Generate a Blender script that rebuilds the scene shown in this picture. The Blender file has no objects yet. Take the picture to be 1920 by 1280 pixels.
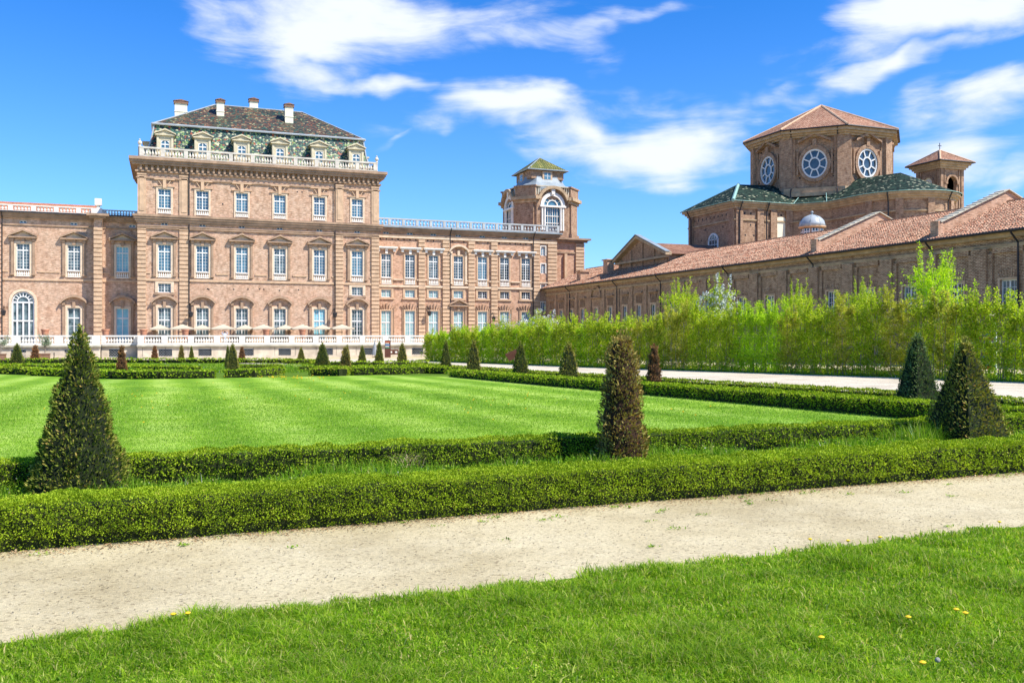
import bpy, math, random
import numpy as np
from mathutils import Vector, Matrix
random.seed(7); rng = np.random.default_rng(7)
C = bpy.context.scene.collection
# ------------------------------------------------------------------ camera model
F, CX, HY = 1700.0, 960.0, 630.0
A = math.atan(645/1700); SA, CA = math.sin(A), math.cos(A)
H = 1.55
def gz(Y):
    if Y <= 0: return 0.0
    if Y < 90: return -.0145*Y
    if Y < 115: s = Y-90; return -1.305-.0145*(s-s*s/50)
    return -1.48625
gzv = np.vectorize(gz)
def depth_at(px, Y): return Y/(CA-(px-CX)/F*SA)
def Xf(px, Y): return depth_at(px, Y)*(SA+(px-CX)/F*CA)
def Zf(px, py, Y): return H+(HY-py)/F*depth_at(px, Y)
def Yx(px, X):                                     # Y of the point on plane X seen at column px
    d = X/(SA+(px-CX)/F*CA); return d*(CA-(px-CX)/F*SA)
def Zx(px, py, X): return H+(HY-py)/F*(X/(SA+(px-CX)/F*CA))
def G(px, py, h=0.0):                              # ground point under a pixel (h above ground)
    t = (px-CX)/F; k = (py-HY)/F; lo, hi = .5, 400
    for _ in range(60):
        d = (lo+hi)/2; z = H-k*d
        if z > gz(d*(CA-t*SA))+h: lo = d
        else: hi = d
    return (d*(SA+t*CA), d*(CA-t*SA))
# ------------------------------------------------------------------ materials
MATS = {}
def nt(name):
    m = bpy.data.materials.new(name); m.use_nodes = True; n = m.node_tree; n.nodes.clear(); MATS[name] = m
    return m, n, n.nodes.new, n.links.new
def ramp(N, stops, interp='LINEAR'):
    r = N('ShaderNodeValToRGB'); r.color_ramp.interpolation = interp
    e = r.color_ramp.elements
    while len(e) > 1: e.remove(e[-1])
    e[0].position = stops[0][0]; e[0].color = (*stops[0][1], 1)
    for p, c in stops[1:]:
        q = e.new(p); q.color = (*c, 1)
    return r
def mixc(N, L, a, b, f, mode='MIX'):
    m = N('ShaderNodeMix'); m.data_type = 'RGBA'; m.blend_type = mode
    for s, v in ((m.inputs[6], a), (m.inputs[7], b), (m.inputs[0], f)):
        if isinstance(v, (int, float)): s.default_value = v
        elif isinstance(v, tuple): s.default_value = (*v, 1)
        else: L(v, s)
    return m.outputs[2]
def noise(N, L, vec, scale, detail=3, rough=.55):
    n = N('ShaderNodeTexNoise'); n.inputs['Scale'].default_value = scale; n.inputs['Detail'].default_value = detail
    n.inputs['Roughness'].default_value = rough
    if vec is not None: L(vec, n.inputs['Vector'])
    return n.outputs['Fac']
def uvn(N): return N('ShaderNodeTexCoord').outputs['UV']
def objn(N): return N('ShaderNodeTexCoord').outputs['Object']
def geo(N): return N('ShaderNodeNewGeometry')
def finish(N, L, col, rough=.8, bump=None, bstr=.3, bdist=.05, spec=.3, metal=0):
    b = N('ShaderNodeBsdfPrincipled'); o = N('ShaderNodeOutputMaterial')
    if isinstance(col, tuple): b.inputs['Base Color'].default_value = (*col, 1)
    else: L(col, b.inputs['Base Color'])
    if isinstance(rough, (int, float)): b.inputs['Roughness'].default_value = rough
    else: L(rough, b.inputs['Roughness'])
    b.inputs['Specular IOR Level'].default_value = spec; b.inputs['Metallic'].default_value = metal
    if bump is not None:
        bp = N('ShaderNodeBump'); bp.inputs['Strength'].default_value = bstr; bp.inputs['Distance'].default_value = bdist
        L(bump, bp.inputs['Height']); L(bp.outputs[0], b.inputs['Normal'])
    L(b.outputs[0], o.inputs[0]); return b
def m_plain(name, col, rough=.7, var=.15, sc=2.0, spec=.3, metal=0, bs=.2):
    m, n, N, L = nt(name); v = objn(N); f = noise(N, L, v, sc, 6, .65)
    r = ramp(N, [(.3, tuple(c*(1-var) for c in col)), (.7, tuple(min(1, c*(1+var)) for c in col))]); L(f, r.inputs[0])
    f2 = noise(N, L, v, sc*7, 3, .6)
    finish(N, L, r.outputs[0], rough, f2, bs, .03, spec, metal)
def m_brick(name, c1, c2, mortar, patch, bw=.27, bh=.085, ms=.018, pf=.5, stain=(.5, .42, .36)):
    m, n, N, L = nt(name); v = uvn(N)
    b = N('ShaderNodeTexBrick'); L(v, b.inputs['Vector'])
    b.inputs['Color1'].default_value = (*c1, 1); b.inputs['Color2'].default_value = (*c2, 1); b.inputs['Mortar'].default_value = (*mortar, 1)
    b.inputs['Scale'].default_value = 1; b.inputs['Brick Width'].default_value = bw; b.inputs['Row Height'].default_value = bh
    b.inputs['Mortar Size'].default_value = ms; b.inputs['Bias'].default_value = -.1; b.inputs['Mortar Smooth'].default_value = .3
    p = noise(N, L, v, .35, 6, .7); pr = ramp(N, [(.42, (0,)*3), (.62, (1,)*3)]); L(p, pr.inputs[0])
    mp = N('ShaderNodeMath'); mp.operation = 'MULTIPLY'; L(pr.outputs[0], mp.inputs[0]); mp.inputs[1].default_value = pf
    c = mixc(N, L, b.outputs[0], patch, mp.outputs[0])
    mv = N('ShaderNodeMapping'); mv.inputs['Scale'].default_value = (1.2, .8, 1); L(v, mv.inputs[0])
    s = noise(N, L, mv.outputs[0], 1.3, 6, .75); sr = ramp(N, [(.32, stain), (.55, (1,)*3)]); L(s, sr.inputs[0])
    c = mixc(N, L, c, sr.outputs[0], .8, 'MULTIPLY')
    mv2 = N('ShaderNodeMapping'); mv2.inputs['Scale'].default_value = (1.6, 11, 1); L(v, mv2.inputs[0])
    g = noise(N, L, mv2.outputs[0], 1.0, 2, .6); gr = ramp(N, [(.3, (.48, .46, .45)), (.68, (1.22, 1.22, 1.22))]); L(g, gr.inputs[0])
    c = mixc(N, L, c, gr.outputs[0], .9, 'MULTIPLY')
    finish(N, L, c, .9, b.outputs['Fac'], .35, -.02, .15)
m_brick('brick', (.50, .27, .16), (.66, .425, .275), (.80, .64, .475), (.66, .395, .25), pf=.55)
m_brick('brick_red', (.56, .28, .16), (.64, .38, .24), (.70, .51, .36), (.68, .42, .28), pf=.6)
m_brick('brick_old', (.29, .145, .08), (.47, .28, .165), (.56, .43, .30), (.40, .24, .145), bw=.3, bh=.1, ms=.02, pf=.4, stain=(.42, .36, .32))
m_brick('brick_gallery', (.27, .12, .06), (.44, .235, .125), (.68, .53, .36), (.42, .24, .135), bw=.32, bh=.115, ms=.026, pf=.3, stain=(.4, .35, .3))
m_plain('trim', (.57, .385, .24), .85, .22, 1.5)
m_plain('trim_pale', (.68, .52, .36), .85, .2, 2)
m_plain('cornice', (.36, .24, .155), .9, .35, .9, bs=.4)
m_plain('cornice_old', (.42, .30, .18), .9, .35, 1.1, bs=.4)
m_plain('stone_white', (.78, .73, .64), .75, .14, 1.4)
m_plain('stone_base', (.58, .48, .36), .85, .28, .8, bs=.3)
m_plain('stone_dirty', (.50, .45, .34), .9, .3, .8)
m_plain('plaster', (.80, .73, .55), .8, .1, 1.2)
m_plain('white_paint', (.72, .71, .67), .5, .05, 3)
m_plain('lead', (.24, .28, .30), .55, .25, .8, .4)
m_plain('lead_pale', (.36, .39, .40), .4, .15, .8, .5)
m_plain('copper_green', (.25, .42, .36), .6, .15, 1)
m_plain('iron', (.03, .028, .03), .5, .3, 4)
m_plain('dark', (.015, .015, .018), .6, .3, 4)
m_plain('terracotta', (.42, .19, .11), .8, .2, 3)
m_plain('old_tile', (.26, .15, .10), .9, .35, 5)
m_plain('wood', (.22, .12, .07), .7, .25, 4)
m_plain('brown_paint', (.13, .05, .03), .5, .2, 3)
m_plain('dormer_plaster', (.60, .52, .35), .85, .2, 1.2)
m_plain('roof_stone', (.62, .57, .47), .85, .22, 1.2)
m_plain('grey_stone', (.46, .47, .45), .85, .2, 1.2)
m_plain('canvas', (.52, .44, .32), .9, .05, 2)
m_plain('bark', (.36, .29, .21), .95, .35, 6, bs=.6)
m_plain('soil', (.10, .06, .035), 1, .4, 3, bs=.8)
m_plain('skin', (.5, .3, .2), .6, .05, 2)
m_plain('cloth_blue', (.55, .62, .75), .9, .1, 4)
m_plain('hair', (.03, .02, .015), .7, .2, 4)
m_plain('grey_cloth', (.28, .29, .3), .9, .15, 2)
m_plain('orange_paint', (.75, .16, .05), .6, .1, 3)
m_plain('blue_paint', (.05, .22, .5), .6, .1, 3)
m_plain('red_paint', (.6, .06, .04), .6, .1, 3)
m_plain('green_paint', (.02, .3, .14), .6, .1, 3)
m_plain('teal_paint', (.08, .42, .45), .6, .1, 3)
m_plain('yellow_petal', (.8, .52, .02), .8, .1, 20)
m_plain('puff', (.62, .58, .50), 1, .15, 60, 0, bs=.8)
def m_glass(name, c, c2, spec=.5, rough=.06):
    m, n, N, L = nt(name); f = noise(N, L, objn(N), .9, 3, .6); r = ramp(N, [(.35, c), (.65, c2)]); L(f, r.inputs[0])
    finish(N, L, r.outputs[0], rough, noise(N, L, objn(N), .7, 2), .08, .1, spec)
m_glass('glass_blue', (.05, .13, .18), (.11, .24, .31), .7)  # blue base colour stands in for the sky reflected in the panes
m_glass('glass_deep', (.03, .08, .12), (.09, .18, .25), .7)  # deeper variant of the same painted sky reflection
m_glass('glass_dark', (.015, .03, .04), (.07, .11, .13), .8)
m_glass('glass_grey', (.03, .05, .06), (.20, .27, .28), .6)
m_glass('blind_teal', (.22, .38, .38), (.36, .52, .50), .5, .3)
m_glass('blind_cyan', (.16, .42, .50), (.28, .55, .62), .5, .2)
m_glass('oculus', (.02, .035, .05), (.06, .09, .11), .9)
def m_mosaic(name, scale, stops, sx=1.0, sy=1.0, patch=None, rough=.45, spec=.4):
    m, n, N, L = nt(name); v = uvn(N); mp = N('ShaderNodeMapping'); mp.inputs['Scale'].default_value = (sx, sy, 1); L(v, mp.inputs[0])
    vo = N('ShaderNodeTexVoronoi'); vo.inputs['Scale'].default_value = scale; vo.inputs['Randomness'].default_value = .7; L(mp.outputs[0], vo.inputs['Vector'])
    sp = N('ShaderNodeSeparateColor'); L(vo.outputs['Color'], sp.inputs[0])
    r = ramp(N, stops, 'CONSTANT'); L(sp.outputs[0], r.inputs[0]); c = r.outputs[0]
    if patch:
        f = noise(N, L, v, .25, 4, .6); pr = ramp(N, [(.45, (1, 1, 1)), (.6, patch)]); L(f, pr.inputs[0])
        c = mixc(N, L, c, pr.outputs[0], .8, 'MULTIPLY')
    finish(N, L, c, rough, vo.outputs['Distance'], .5, -.05, spec)
m_mosaic('mansard', 3.6, [(0, (.022, .045, .04)), (.30, (.04, .12, .08)), (.50, (.42, .42, .25)), (.60, (.015, .025, .025)), (.74, (.20, .30, .08)), (.84, (.32, .075, .03)), (.90, (.05, .09, .08)), (.96, (.55, .52, .34))], 1.0, 1.3)
m_mosaic('roof_brown', 3.4, [(0, (.06, .04, .025)), (.30, (.14, .055, .025)), (.45, (.025, .03, .025)), (.62, (.20, .10, .05)), (.72, (.03, .09, .06)), (.84, (.09, .07, .04)), (.95, (.35, .28, .14))], 1.0, 1.5, patch=(.5, .8, .75))
def m_tile(name, c1, c2, c3, gap, w=.24, h=.40, rows=True):
    m, n, N, L = nt(name); v = uvn(N)
    b = N('ShaderNodeTexBrick'); L(v, b.inputs['Vector']); b.offset = .5
    b.inputs['Color1'].default_value = (*c1, 1); b.inputs['Color2'].default_value = (*c2, 1); b.inputs['Mortar'].default_value = (*gap, 1)
    b.inputs['Scale'].default_value = 1; b.inputs['Brick Width'].default_value = w; b.inputs['Row Height'].default_value = h
    b.inputs['Mortar Size'].default_value = .05; b.inputs['Mortar Smooth'].default_value = .4  # dark gap colour stands in for shadow lines between the tile rows
    f = noise(N, L, v, 2.6, 5, .8); r = ramp(N, [(.45, (0,)*3), (.6, (1,)*3)]); L(f, r.inputs[0])
    c = mixc(N, L, b.outputs[0], c3, r.outputs[0])
    f2 = noise(N, L, v, .3, 4, .6); r2 = ramp(N, [(.35, (.72, .7, .68)), (.65, (1.08, 1.05, 1))]); L(f2, r2.inputs[0])
    c = mixc(N, L, c, r2.outputs[0], 1, 'MULTIPLY')
    finish(N, L, c, .9, b.outputs['Fac'], .9, -.08, .15)
m_tile('tile_red', (.32, .13, .075), (.45, .22, .14), (.52, .34, .23), (.08, .035, .025), .32, .46)
m_tile('tile_gallery', (.44, .17, .095), (.60, .30, .19), (.72, .50, .35), (.07, .03, .02), .27, .46)
m_tile('tile_red_shaded', (.26, .095, .055), (.36, .16, .10), (.40, .25, .17), (.06, .03, .02), .32, .46)  # darker copy of tile_red, shade on the gable roof put into the colour
m_tile('tile_orange', (.58, .20, .09), (.66, .27, .14), (.55, .26, .17), (.25, .09, .05))
m_mosaic('tile_green', 3.0, [(0, (.015, .028, .022)), (.3, (.025, .048, .034)), (.55, (.012, .018, .015)), (.80, (.30, .30, .20)), (.86, (.035, .06, .04))], 1.0, 1.5, None, .8, .08)
m_mosaic('tile_mix', 2.6, [(0, (.03, .04, .025)), (.3, (.09, .075, .035)), (.55, (.07, .035, .02)), (.78, (.34, .30, .16)), (.88, (.03, .045, .035))], 1.0, 1.5, None, .8, .08)
m_tile('tile_moss', (.16, .18, .05), (.30, .27, .08), (.07, .09, .04), (.03, .04, .02), .45, 3)
def m_leaf(name, stops, trans=.3, tcol=None, rough=.55, sc=.8):
    m, n, N, L = nt(name); g = geo(N)
    r = ramp(N, stops); L(g.outputs['Random Per Island'], r.inputs[0])
    f = noise(N, L, g.outputs['Position'], sc, 4, .6); r2 = ramp(N, [(.3, (.68, .74, .66)), (.7, (1.25, 1.2, 1.15))]); L(f, r2.inputs[0])
    c = mixc(N, L, r.outputs[0], r2.outputs[0], 1, 'MULTIPLY')
    b = N('ShaderNodeBsdfPrincipled'); L(c, b.inputs['Base Color']); b.inputs['Roughness'].default_value = rough; b.inputs['Specular IOR Level'].default_value = .12
    o = N('ShaderNodeOutputMaterial')
    if trans > 0:
        t = N('ShaderNodeBsdfTranslucent'); c2 = mixc(N, L, c, tcol or (1.3, 1.35, .5), 1, 'MULTIPLY'); L(c2, t.inputs[0])
        x = N('ShaderNodeMixShader'); x.inputs[0].default_value = trans; L(b.outputs[0], x.inputs[1]); L(t.outputs[0], x.inputs[2]); L(x.outputs[0], o.inputs[0])
    else: L(b.outputs[0], o.inputs[0])
m_leaf('box_leaf', [(0, (.17, .26, .010)), (.4, (.27, .39, .016)), (.85, (.38, .49, .028)), (.985, (.46, .54, .05)), (1, (.45, .30, .10))], .3, sc=2.2)
m_leaf('box_leaf_old', [(0, (.16, .23, .01)), (.5, (.26, .36, .02)), (.9, (.36, .43, .03)), (1, (.42, .30, .08))], .28)
m_leaf('yew_leaf', [(0, (.06, .09, .012)), (.5, (.15, .19, .026)), (.82, (.32, .34, .06)), (1, (.48, .32, .10))], .2, sc=3)
m_leaf('yew_olive', [(0, (.12, .13, .02)), (.5, (.28, .28, .045)), (.85, (.48, .43, .11)), (1, (.46, .26, .08))], .15, sc=3)
m_leaf('yew_bluegreen', [(0, (.07, .11, .04)), (.5, (.16, .22, .08)), (.9, (.28, .34, .14)), (1, (.32, .32, .12))], .12, sc=3)
m_leaf('yew_brown', [(0, (.12, .085, .02)), (.4, (.32, .23, .06)), (.75, (.56, .42, .13)), (.93, (.36, .38, .10)), (1, (.55, .22, .08))], .15, sc=3)
m_leaf('yew_dead', [(0, (.12, .05, .02)), (.5, (.30, .13, .05)), (1, (.46, .26, .10))], .05)
m_leaf('beam_leaf', [(0, (.22, .32, .012)), (.5, (.44, .57, .025)), (.88, (.68, .76, .08)), (1, (.55, .42, .14))], .5)
m_leaf('beam_lush', [(0, (.26, .42, .012)), (.5, (.46, .66, .03)), (1, (.64, .78, .07))], .5)
m_leaf('beam_dull', [(0, (.28, .28, .03)), (.5, (.48, .52, .05)), (1, (.60, .52, .14))], .45)
m_leaf('blossom', [(0, (.55, .56, .52)), (1, (.85, .85, .84))], .2, (1, 1, 1))
m_leaf('olive_leaf', [(0, (.12, .17, .10)), (1, (.36, .42, .30))], .15)
m_leaf('grass_blade', [(0, (.09, .20, .008)), (.5, (.22, .40, .014)), (.82, (.40, .54, .035)), (.93, (.60, .58, .20)), (1, (.55, .42, .20))], .45, sc=1.7)
m_leaf('lawn_blade', [(0, (.11, .24, .014)), (.5, (.23, .40, .03)), (.9, (.40, .54, .10)), (1, (.55, .55, .22))], .4, sc=.6)
m_leaf('weed_leaf', [(0, (.09, .20, .012)), (.6, (.19, .36, .02)), (.9, (.36, .48, .05)), (.975, (.52, .46, .18)), (1, (.62, .62, .66))], .4, sc=1.6)
m_leaf('straw', [(0, (.35, .27, .15)), (1, (.60, .50, .32))], .2, (1, 1, 1))
m_leaf('litter', [(0, (.16, .08, .04)), (.5, (.32, .19, .10)), (1, (.5, .36, .22))], 0)
m_plain('hedge_core', (.022, .03, .006), 1, .5, 8)  # near-black cores: the shade inside the foliage put into the colour
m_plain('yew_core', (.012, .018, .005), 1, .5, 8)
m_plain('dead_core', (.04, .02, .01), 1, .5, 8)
def m_grass():
    m, n, N, L = nt('lawn'); v = geo(N).outputs['Position']
    sx = N('ShaderNodeSeparateXYZ'); L(v, sx.inputs[0])
    wob = noise(N, L, v, .15, 2); ad = N('ShaderNodeMath'); ad.operation = 'MULTIPLY_ADD'; L(wob, ad.inputs[0]); ad.inputs[1].default_value = 1.6; L(sx.outputs[0], ad.inputs[2])
    si = N('ShaderNodeMath'); si.operation = 'MULTIPLY'; L(ad.outputs[0], si.inputs[0]); si.inputs[1].default_value = 2.6
    s2 = N('ShaderNodeMath'); s2.operation = 'SINE'; L(si.outputs[0], s2.inputs[0])
    f = noise(N, L, v, 1.1, 8, .75)
    mr = N('ShaderNodeMath'); mr.operation = 'MULTIPLY_ADD'; L(s2.outputs[0], mr.inputs[0]); mr.inputs[1].default_value = .14; L(f, mr.inputs[2])
    r = ramp(N, [(.28, (.12, .25, .014)), (.5, (.215, .375, .026)), (.72, (.38, .53, .10))]); L(mr.outputs[0], r.inputs[0])
    mp = N('ShaderNodeMapping'); mp.inputs['Scale'].default_value = (1, .35, 1); L(v, mp.inputs[0])
    g = noise(N, L, mp.outputs[0], 38, 3, .7); gr = ramp(N, [(.32, (.55, .6, .5)), (.62, (1.12, 1.12, 1.1))]); L(g, gr.inputs[0])
    c = mixc(N, L, r.outputs[0], gr.outputs[0], .9, 'MULTIPLY')
    pn_ = noise(N, L, v, .22, 4, .6); pr_ = ramp(N, [(.35, (.8, .86, .8)), (.65, (1.15, 1.08, 1.1))]); L(pn_, pr_.inputs[0]); c = mixc(N, L, c, pr_.outputs[0], 1, 'MULTIPLY')
    finish(N, L, c, .9, g, .5, .03, .1)
m_grass()
def m_turf():
    m, n, N, L = nt('turf'); v = geo(N).outputs['Position']
    f = noise(N, L, v, 3, 8, .75); r = ramp(N, [(.3, (.05, .10, .008)), (.6, (.12, .21, .015)), (.8, (.2, .24, .05))]); L(f, r.inputs[0])
    finish(N, L, r.outputs[0], 1, noise(N, L, v, 60, 3), .8, .03, .1)
m_turf()
def m_gravel(name, a, b, dark):
    m, n, N, L = nt(name); v = geo(N).outputs['Position']
    f = noise(N, L, v, .8, 8, .7); r = ramp(N, [(.3, a), (.7, b)]); L(f, r.inputs[0])
    vo = N('ShaderNodeTexVoronoi'); vo.inputs['Scale'].default_value = 55; L(v, vo.inputs['Vector'])
    sp = N('ShaderNodeSeparateColor'); L(vo.outputs['Color'], sp.inputs[0]); rr = ramp(N, [(0, dark), (.10, (.8, .8, .8)), (.5, (1, 1, 1)), (1, (1.15, 1.14, 1.1))]); L(sp.outputs[0], rr.inputs[0])
    c = mixc(N, L, r.outputs[0], rr.outputs[0], .75, 'MULTIPLY')
    g = noise(N, L, v, 130, 3, .7); gr = ramp(N, [(.3, (.72, .7, .68)), (.6, (1.08, 1.08, 1.08))]); L(g, gr.inputs[0])
    c = mixc(N, L, c, gr.outputs[0], .8, 'MULTIPLY')
    q_ = noise(N, L, v, .45, 5, .7); qr = ramp(N, [(.36, (.80, .77, .72)), (.55, (1.04, 1.03, 1.02))]); L(q_, qr.inputs[0]); c = mixc(N, L, c, qr.outputs[0], 1, 'MULTIPLY')
    finish(N, L, c, .95, g, .7, .012, .15)
m_gravel('gravel', (.50, .42, .245), (.60, .525, .34), (.35, .31, .27))
m_gravel('gravel_pale', (.54, .48, .37), (.64, .57, .45), (.5, .48, .45))
# ------------------------------------------------------------------ mesh builder
class Fr:
    def __init__(s, ox=0, oy=0, oz=0, ang=0): s.o = (ox, oy, oz); s.c, s.s = math.cos(ang), math.sin(ang)
    def __call__(s, p): return (s.o[0]+p[0]*s.c-p[1]*s.s, s.o[1]+p[0]*s.s+p[1]*s.c, s.o[2]+p[2])
ID = Fr()
class MB:
    def __init__(s, fr=ID): s.v = []; s.f = []; s.m = []; s.fr = fr; s.mi = 0; s.smooth = False
    def add(s, vs, fs):
        n = len(s.v); s.v += [s.fr(p) for p in vs]
        for f in fs: s.f.append([n+i for i in f]); s.m.append(s.mi)
    def box(s, x0, x1, y0, y1, z0, z1):
        s.add([(x0,y0,z0),(x1,y0,z0),(x1,y1,z0),(x0,y1,z0),(x0,y0,z1),(x1,y0,z1),(x1,y1,z1),(x0,y1,z1)],
              [(0,3,2,1),(4,5,6,7),(0,1,5,4),(1,2,6,5),(2,3,7,6),(3,0,4,7)])
    def quad(s, *p): s.add(list(p), [tuple(range(len(p)))])
    def prism(s, pts, y0, y1):          # polygon in xz (counter-clockwise seen from -y), extruded y0->y1
        n = len(pts)
        s.add([(x, y0, z) for x, z in pts]+[(x, y1, z) for x, z in pts],
              [tuple(range(n)), tuple(range(2*n-1, n-1, -1))]+[(i, n+i, n+(i+1) % n, (i+1) % n) for i in range(n)])
    def vprism(s, pts, z0, z1, cap=True):         # polygon in xy extruded in z
        n = len(pts); fs = [(i, (i+1) % n, n+(i+1) % n, n+i) for i in range(n)]
        if cap: fs += [tuple(range(n-1, -1, -1)), tuple(range(n, 2*n))]
        s.add([(x, y, z0) for x, y in pts]+[(x, y, z1) for x, y in pts], fs)
    def lathe(s, cx, cy, prof, n=8):
        vs = []; fs = []
        for r, z in prof:
            for k in range(n): a = 2*math.pi*k/n; vs.append((cx+r*math.cos(a), cy+r*math.sin(a), z))
        for j in range(len(prof)-1):
            for k in range(n): k2 = (k+1) % n; fs.append((j*n+k, j*n+k2, (j+1)*n+k2, (j+1)*n+k))
        fs.append(tuple(range(n-1, -1, -1))); m = (len(prof)-1)*n; fs.append(tuple(range(m, m+n)))
        s.add(vs, fs)
    def tube(s, pts, rs, n=6):
        vs = []; fs = []
        for i, p in enumerate(pts):
            a = Vector(pts[max(0, i-1)]); b = Vector(pts[min(len(pts)-1, i+1)]); d = (b-a).normalized()
            u = d.orthogonal().normalized(); w = d.cross(u); r = rs[i] if isinstance(rs, (list, tuple)) else rs
            for k in range(n):
                t = 2*math.pi*k/n; q = Vector(p)+r*(math.cos(t)*u+math.sin(t)*w); vs.append(tuple(q))
        for j in range(len(pts)-1):
            for k in range(n): k2 = (k+1) % n; fs.append((j*n+k, j*n+k2, (j+1)*n+k2, (j+1)*n+k))
        fs.append(tuple(range(n-1, -1, -1))); m = (len(pts)-1)*n; fs.append(tuple(range(m, m+n)))
        s.add(vs, fs)
    def mesh(s, name, mats, off=(0, 0, 0)):
        me = bpy.data.meshes.new(name); ox, oy, oz = off
        me.from_pydata([(x-ox, y-oy, z-oz) for x, y, z in s.v], [], s.f)
        for m in ([mats] if isinstance(mats, str) else mats): me.materials.append(MATS[m])
        me.polygons.foreach_set('material_index', s.m)
        if s.smooth: me.polygons.foreach_set('use_smooth', [True]*len(s.f))
        uv = me.uv_layers.new(name='UVMap'); data = np.zeros(len(me.loops)*2)
        for p in me.polygons:
            nx, ny, nz = p.normal
            h = math.hypot(nx, ny)
            if h < .15: ux, uy, vx, vy, vz = 1, 0, 0, 1, 0
            else:
                ux, uy = -ny/h, nx/h; vx, vy, vz = -nz*nx/h, -nz*ny/h, h
            for li in p.loop_indices:
                x, y, z = s.v[me.loops[li].vertex_index]
                data[2*li] = x*ux+y*uy; data[2*li+1] = x*vx+y*vy+z*vz
        uv.data.foreach_set('uv', data); me.update(); return me
    def build(s, name, mats, parent=None):
        off = tuple(parent.matrix_world.translation) if parent else (0, 0, 0)
        return link(name, s.mesh(name, mats, off), parent)
def link(name, data, parent=None, loc=None, rz=0):
    o = bpy.data.objects.new(name, data); C.objects.link(o)
    if parent: o.parent = parent
    if loc: o.location = loc
    o.rotation_euler.z = rz; return o
def tag(o, label, cat, group=None, kind=None):
    if label: o['label'] = label
    if cat: o['category'] = cat
    if group: o['group'] = group
    if kind: o['kind'] = kind
    return o
def thing(name, label, cat, loc, rz=0, group=None):
    o = link(name, None, None, loc, rz); o.matrix_world = Matrix.LocRotScale(Vector(loc), Matrix.Rotation(rz, 3, 'Z'), None)
    return tag(o, label, cat, group)
def structure(o, label=None):
    o['kind'] = 'structure'
    if label: o['label'] = label
    return o
ORD = 'first second third fourth fifth sixth seventh eighth ninth tenth eleventh twelfth thirteenth fourteenth fifteenth sixteenth seventeenth'.split()
# ------------------------------------------------------------------ leaf clouds (numpy)
def tri_mesh(name, V, T, mat, extra=None):
    me = bpy.data.meshes.new(name); n = len(T)
    me.vertices.add(len(V)); me.vertices.foreach_set('co', np.ascontiguousarray(V, dtype=np.float32).ravel())
    me.loops.add(n*3); me.loops.foreach_set('vertex_index', np.ascontiguousarray(T, dtype=np.int32).ravel())
    me.polygons.add(n); me.polygons.foreach_set('loop_start', np.arange(0, n*3, 3, dtype=np.int32))
    me.materials.append(MATS[mat]); me.update(calc_edges=True); me.validate(); return me
def unit(v): return v/np.maximum(np.linalg.norm(v, axis=1, keepdims=True), 1e-9)
def leaves(P, axis, normal, ln, wd, fold=.25):
    """rhombic folded leaves: P base points, axis length direction, normal facing"""
    n = len(P); ax = unit(axis); si = unit(np.cross(ax, normal)); nn = np.cross(si, ax)
    ln = np.broadcast_to(ln, (n,))[:, None]; wd = np.broadcast_to(wd, (n,))[:, None]
    a = P; t = P+ax*ln; mid = P+ax*ln*.45; l = mid+si*wd*.5+nn*wd*fold; r = mid-si*wd*.5+nn*wd*fold
    V = np.stack([a, r, t, l], 1).reshape(-1, 3); b = np.arange(n)[:, None]*4
    T = np.concatenate([b+np.array([[0, 1, 2]]), b+np.array([[0, 2, 3]])], 1).reshape(-1, 3)
    return V, T
def blades(P, h, w, lean):
    n = len(P); a = rng.uniform(0, 2*np.pi, n); sd = np.stack([np.cos(a), np.sin(a), 0*a], 1); b = rng.uniform(0, 2*np.pi, n)
    ld = np.stack([np.cos(b), np.sin(b), 0*b], 1)*lean[:, None]; up = np.array([[0, 0, 1.]]); h = h[:, None]; w = w[:, None]
    p0 = P-sd*w/2; p1 = P+sd*w/2; m = P+up*h*.55+ld*h*.3; m0 = m-sd*w*.4; m1 = m+sd*w*.4; t = P+up*h*(1-.3*lean[:, None])+ld*h
    V = np.stack([p0, p1, m0, m1, t], 1).reshape(-1, 3); i = np.arange(n)[:, None]*5
    T = np.concatenate([i+np.array([[0, 1, 3]]), i+np.array([[0, 3, 2]]), i+np.array([[2, 3, 4]])], 1).reshape(-1, 3)
    return V, T
def cat(parts):
    Vs = []; Ts = []; n = 0
    for V, T in parts: Vs.append(V); Ts.append(T+n); n += len(V)
    return np.concatenate(Vs), np.concatenate(Ts)
def rdir(n):
    v = rng.normal(size=(n, 3)); return unit(v)
def lump(P, s, seed=0):
    x, y, z = P[:, 0]*s, P[:, 1]*s, P[:, 2]*s
    return (np.sin(x*1.7+y*.9+seed)+np.sin(y*2.3-z*1.9+seed*2.1)+np.sin(z*2.9+x*1.1+seed*.7)+np.sin(x*4.3+z*3.7)*.5+np.sin(y*5.1+x*3.1+z)*.5)/4
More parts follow.
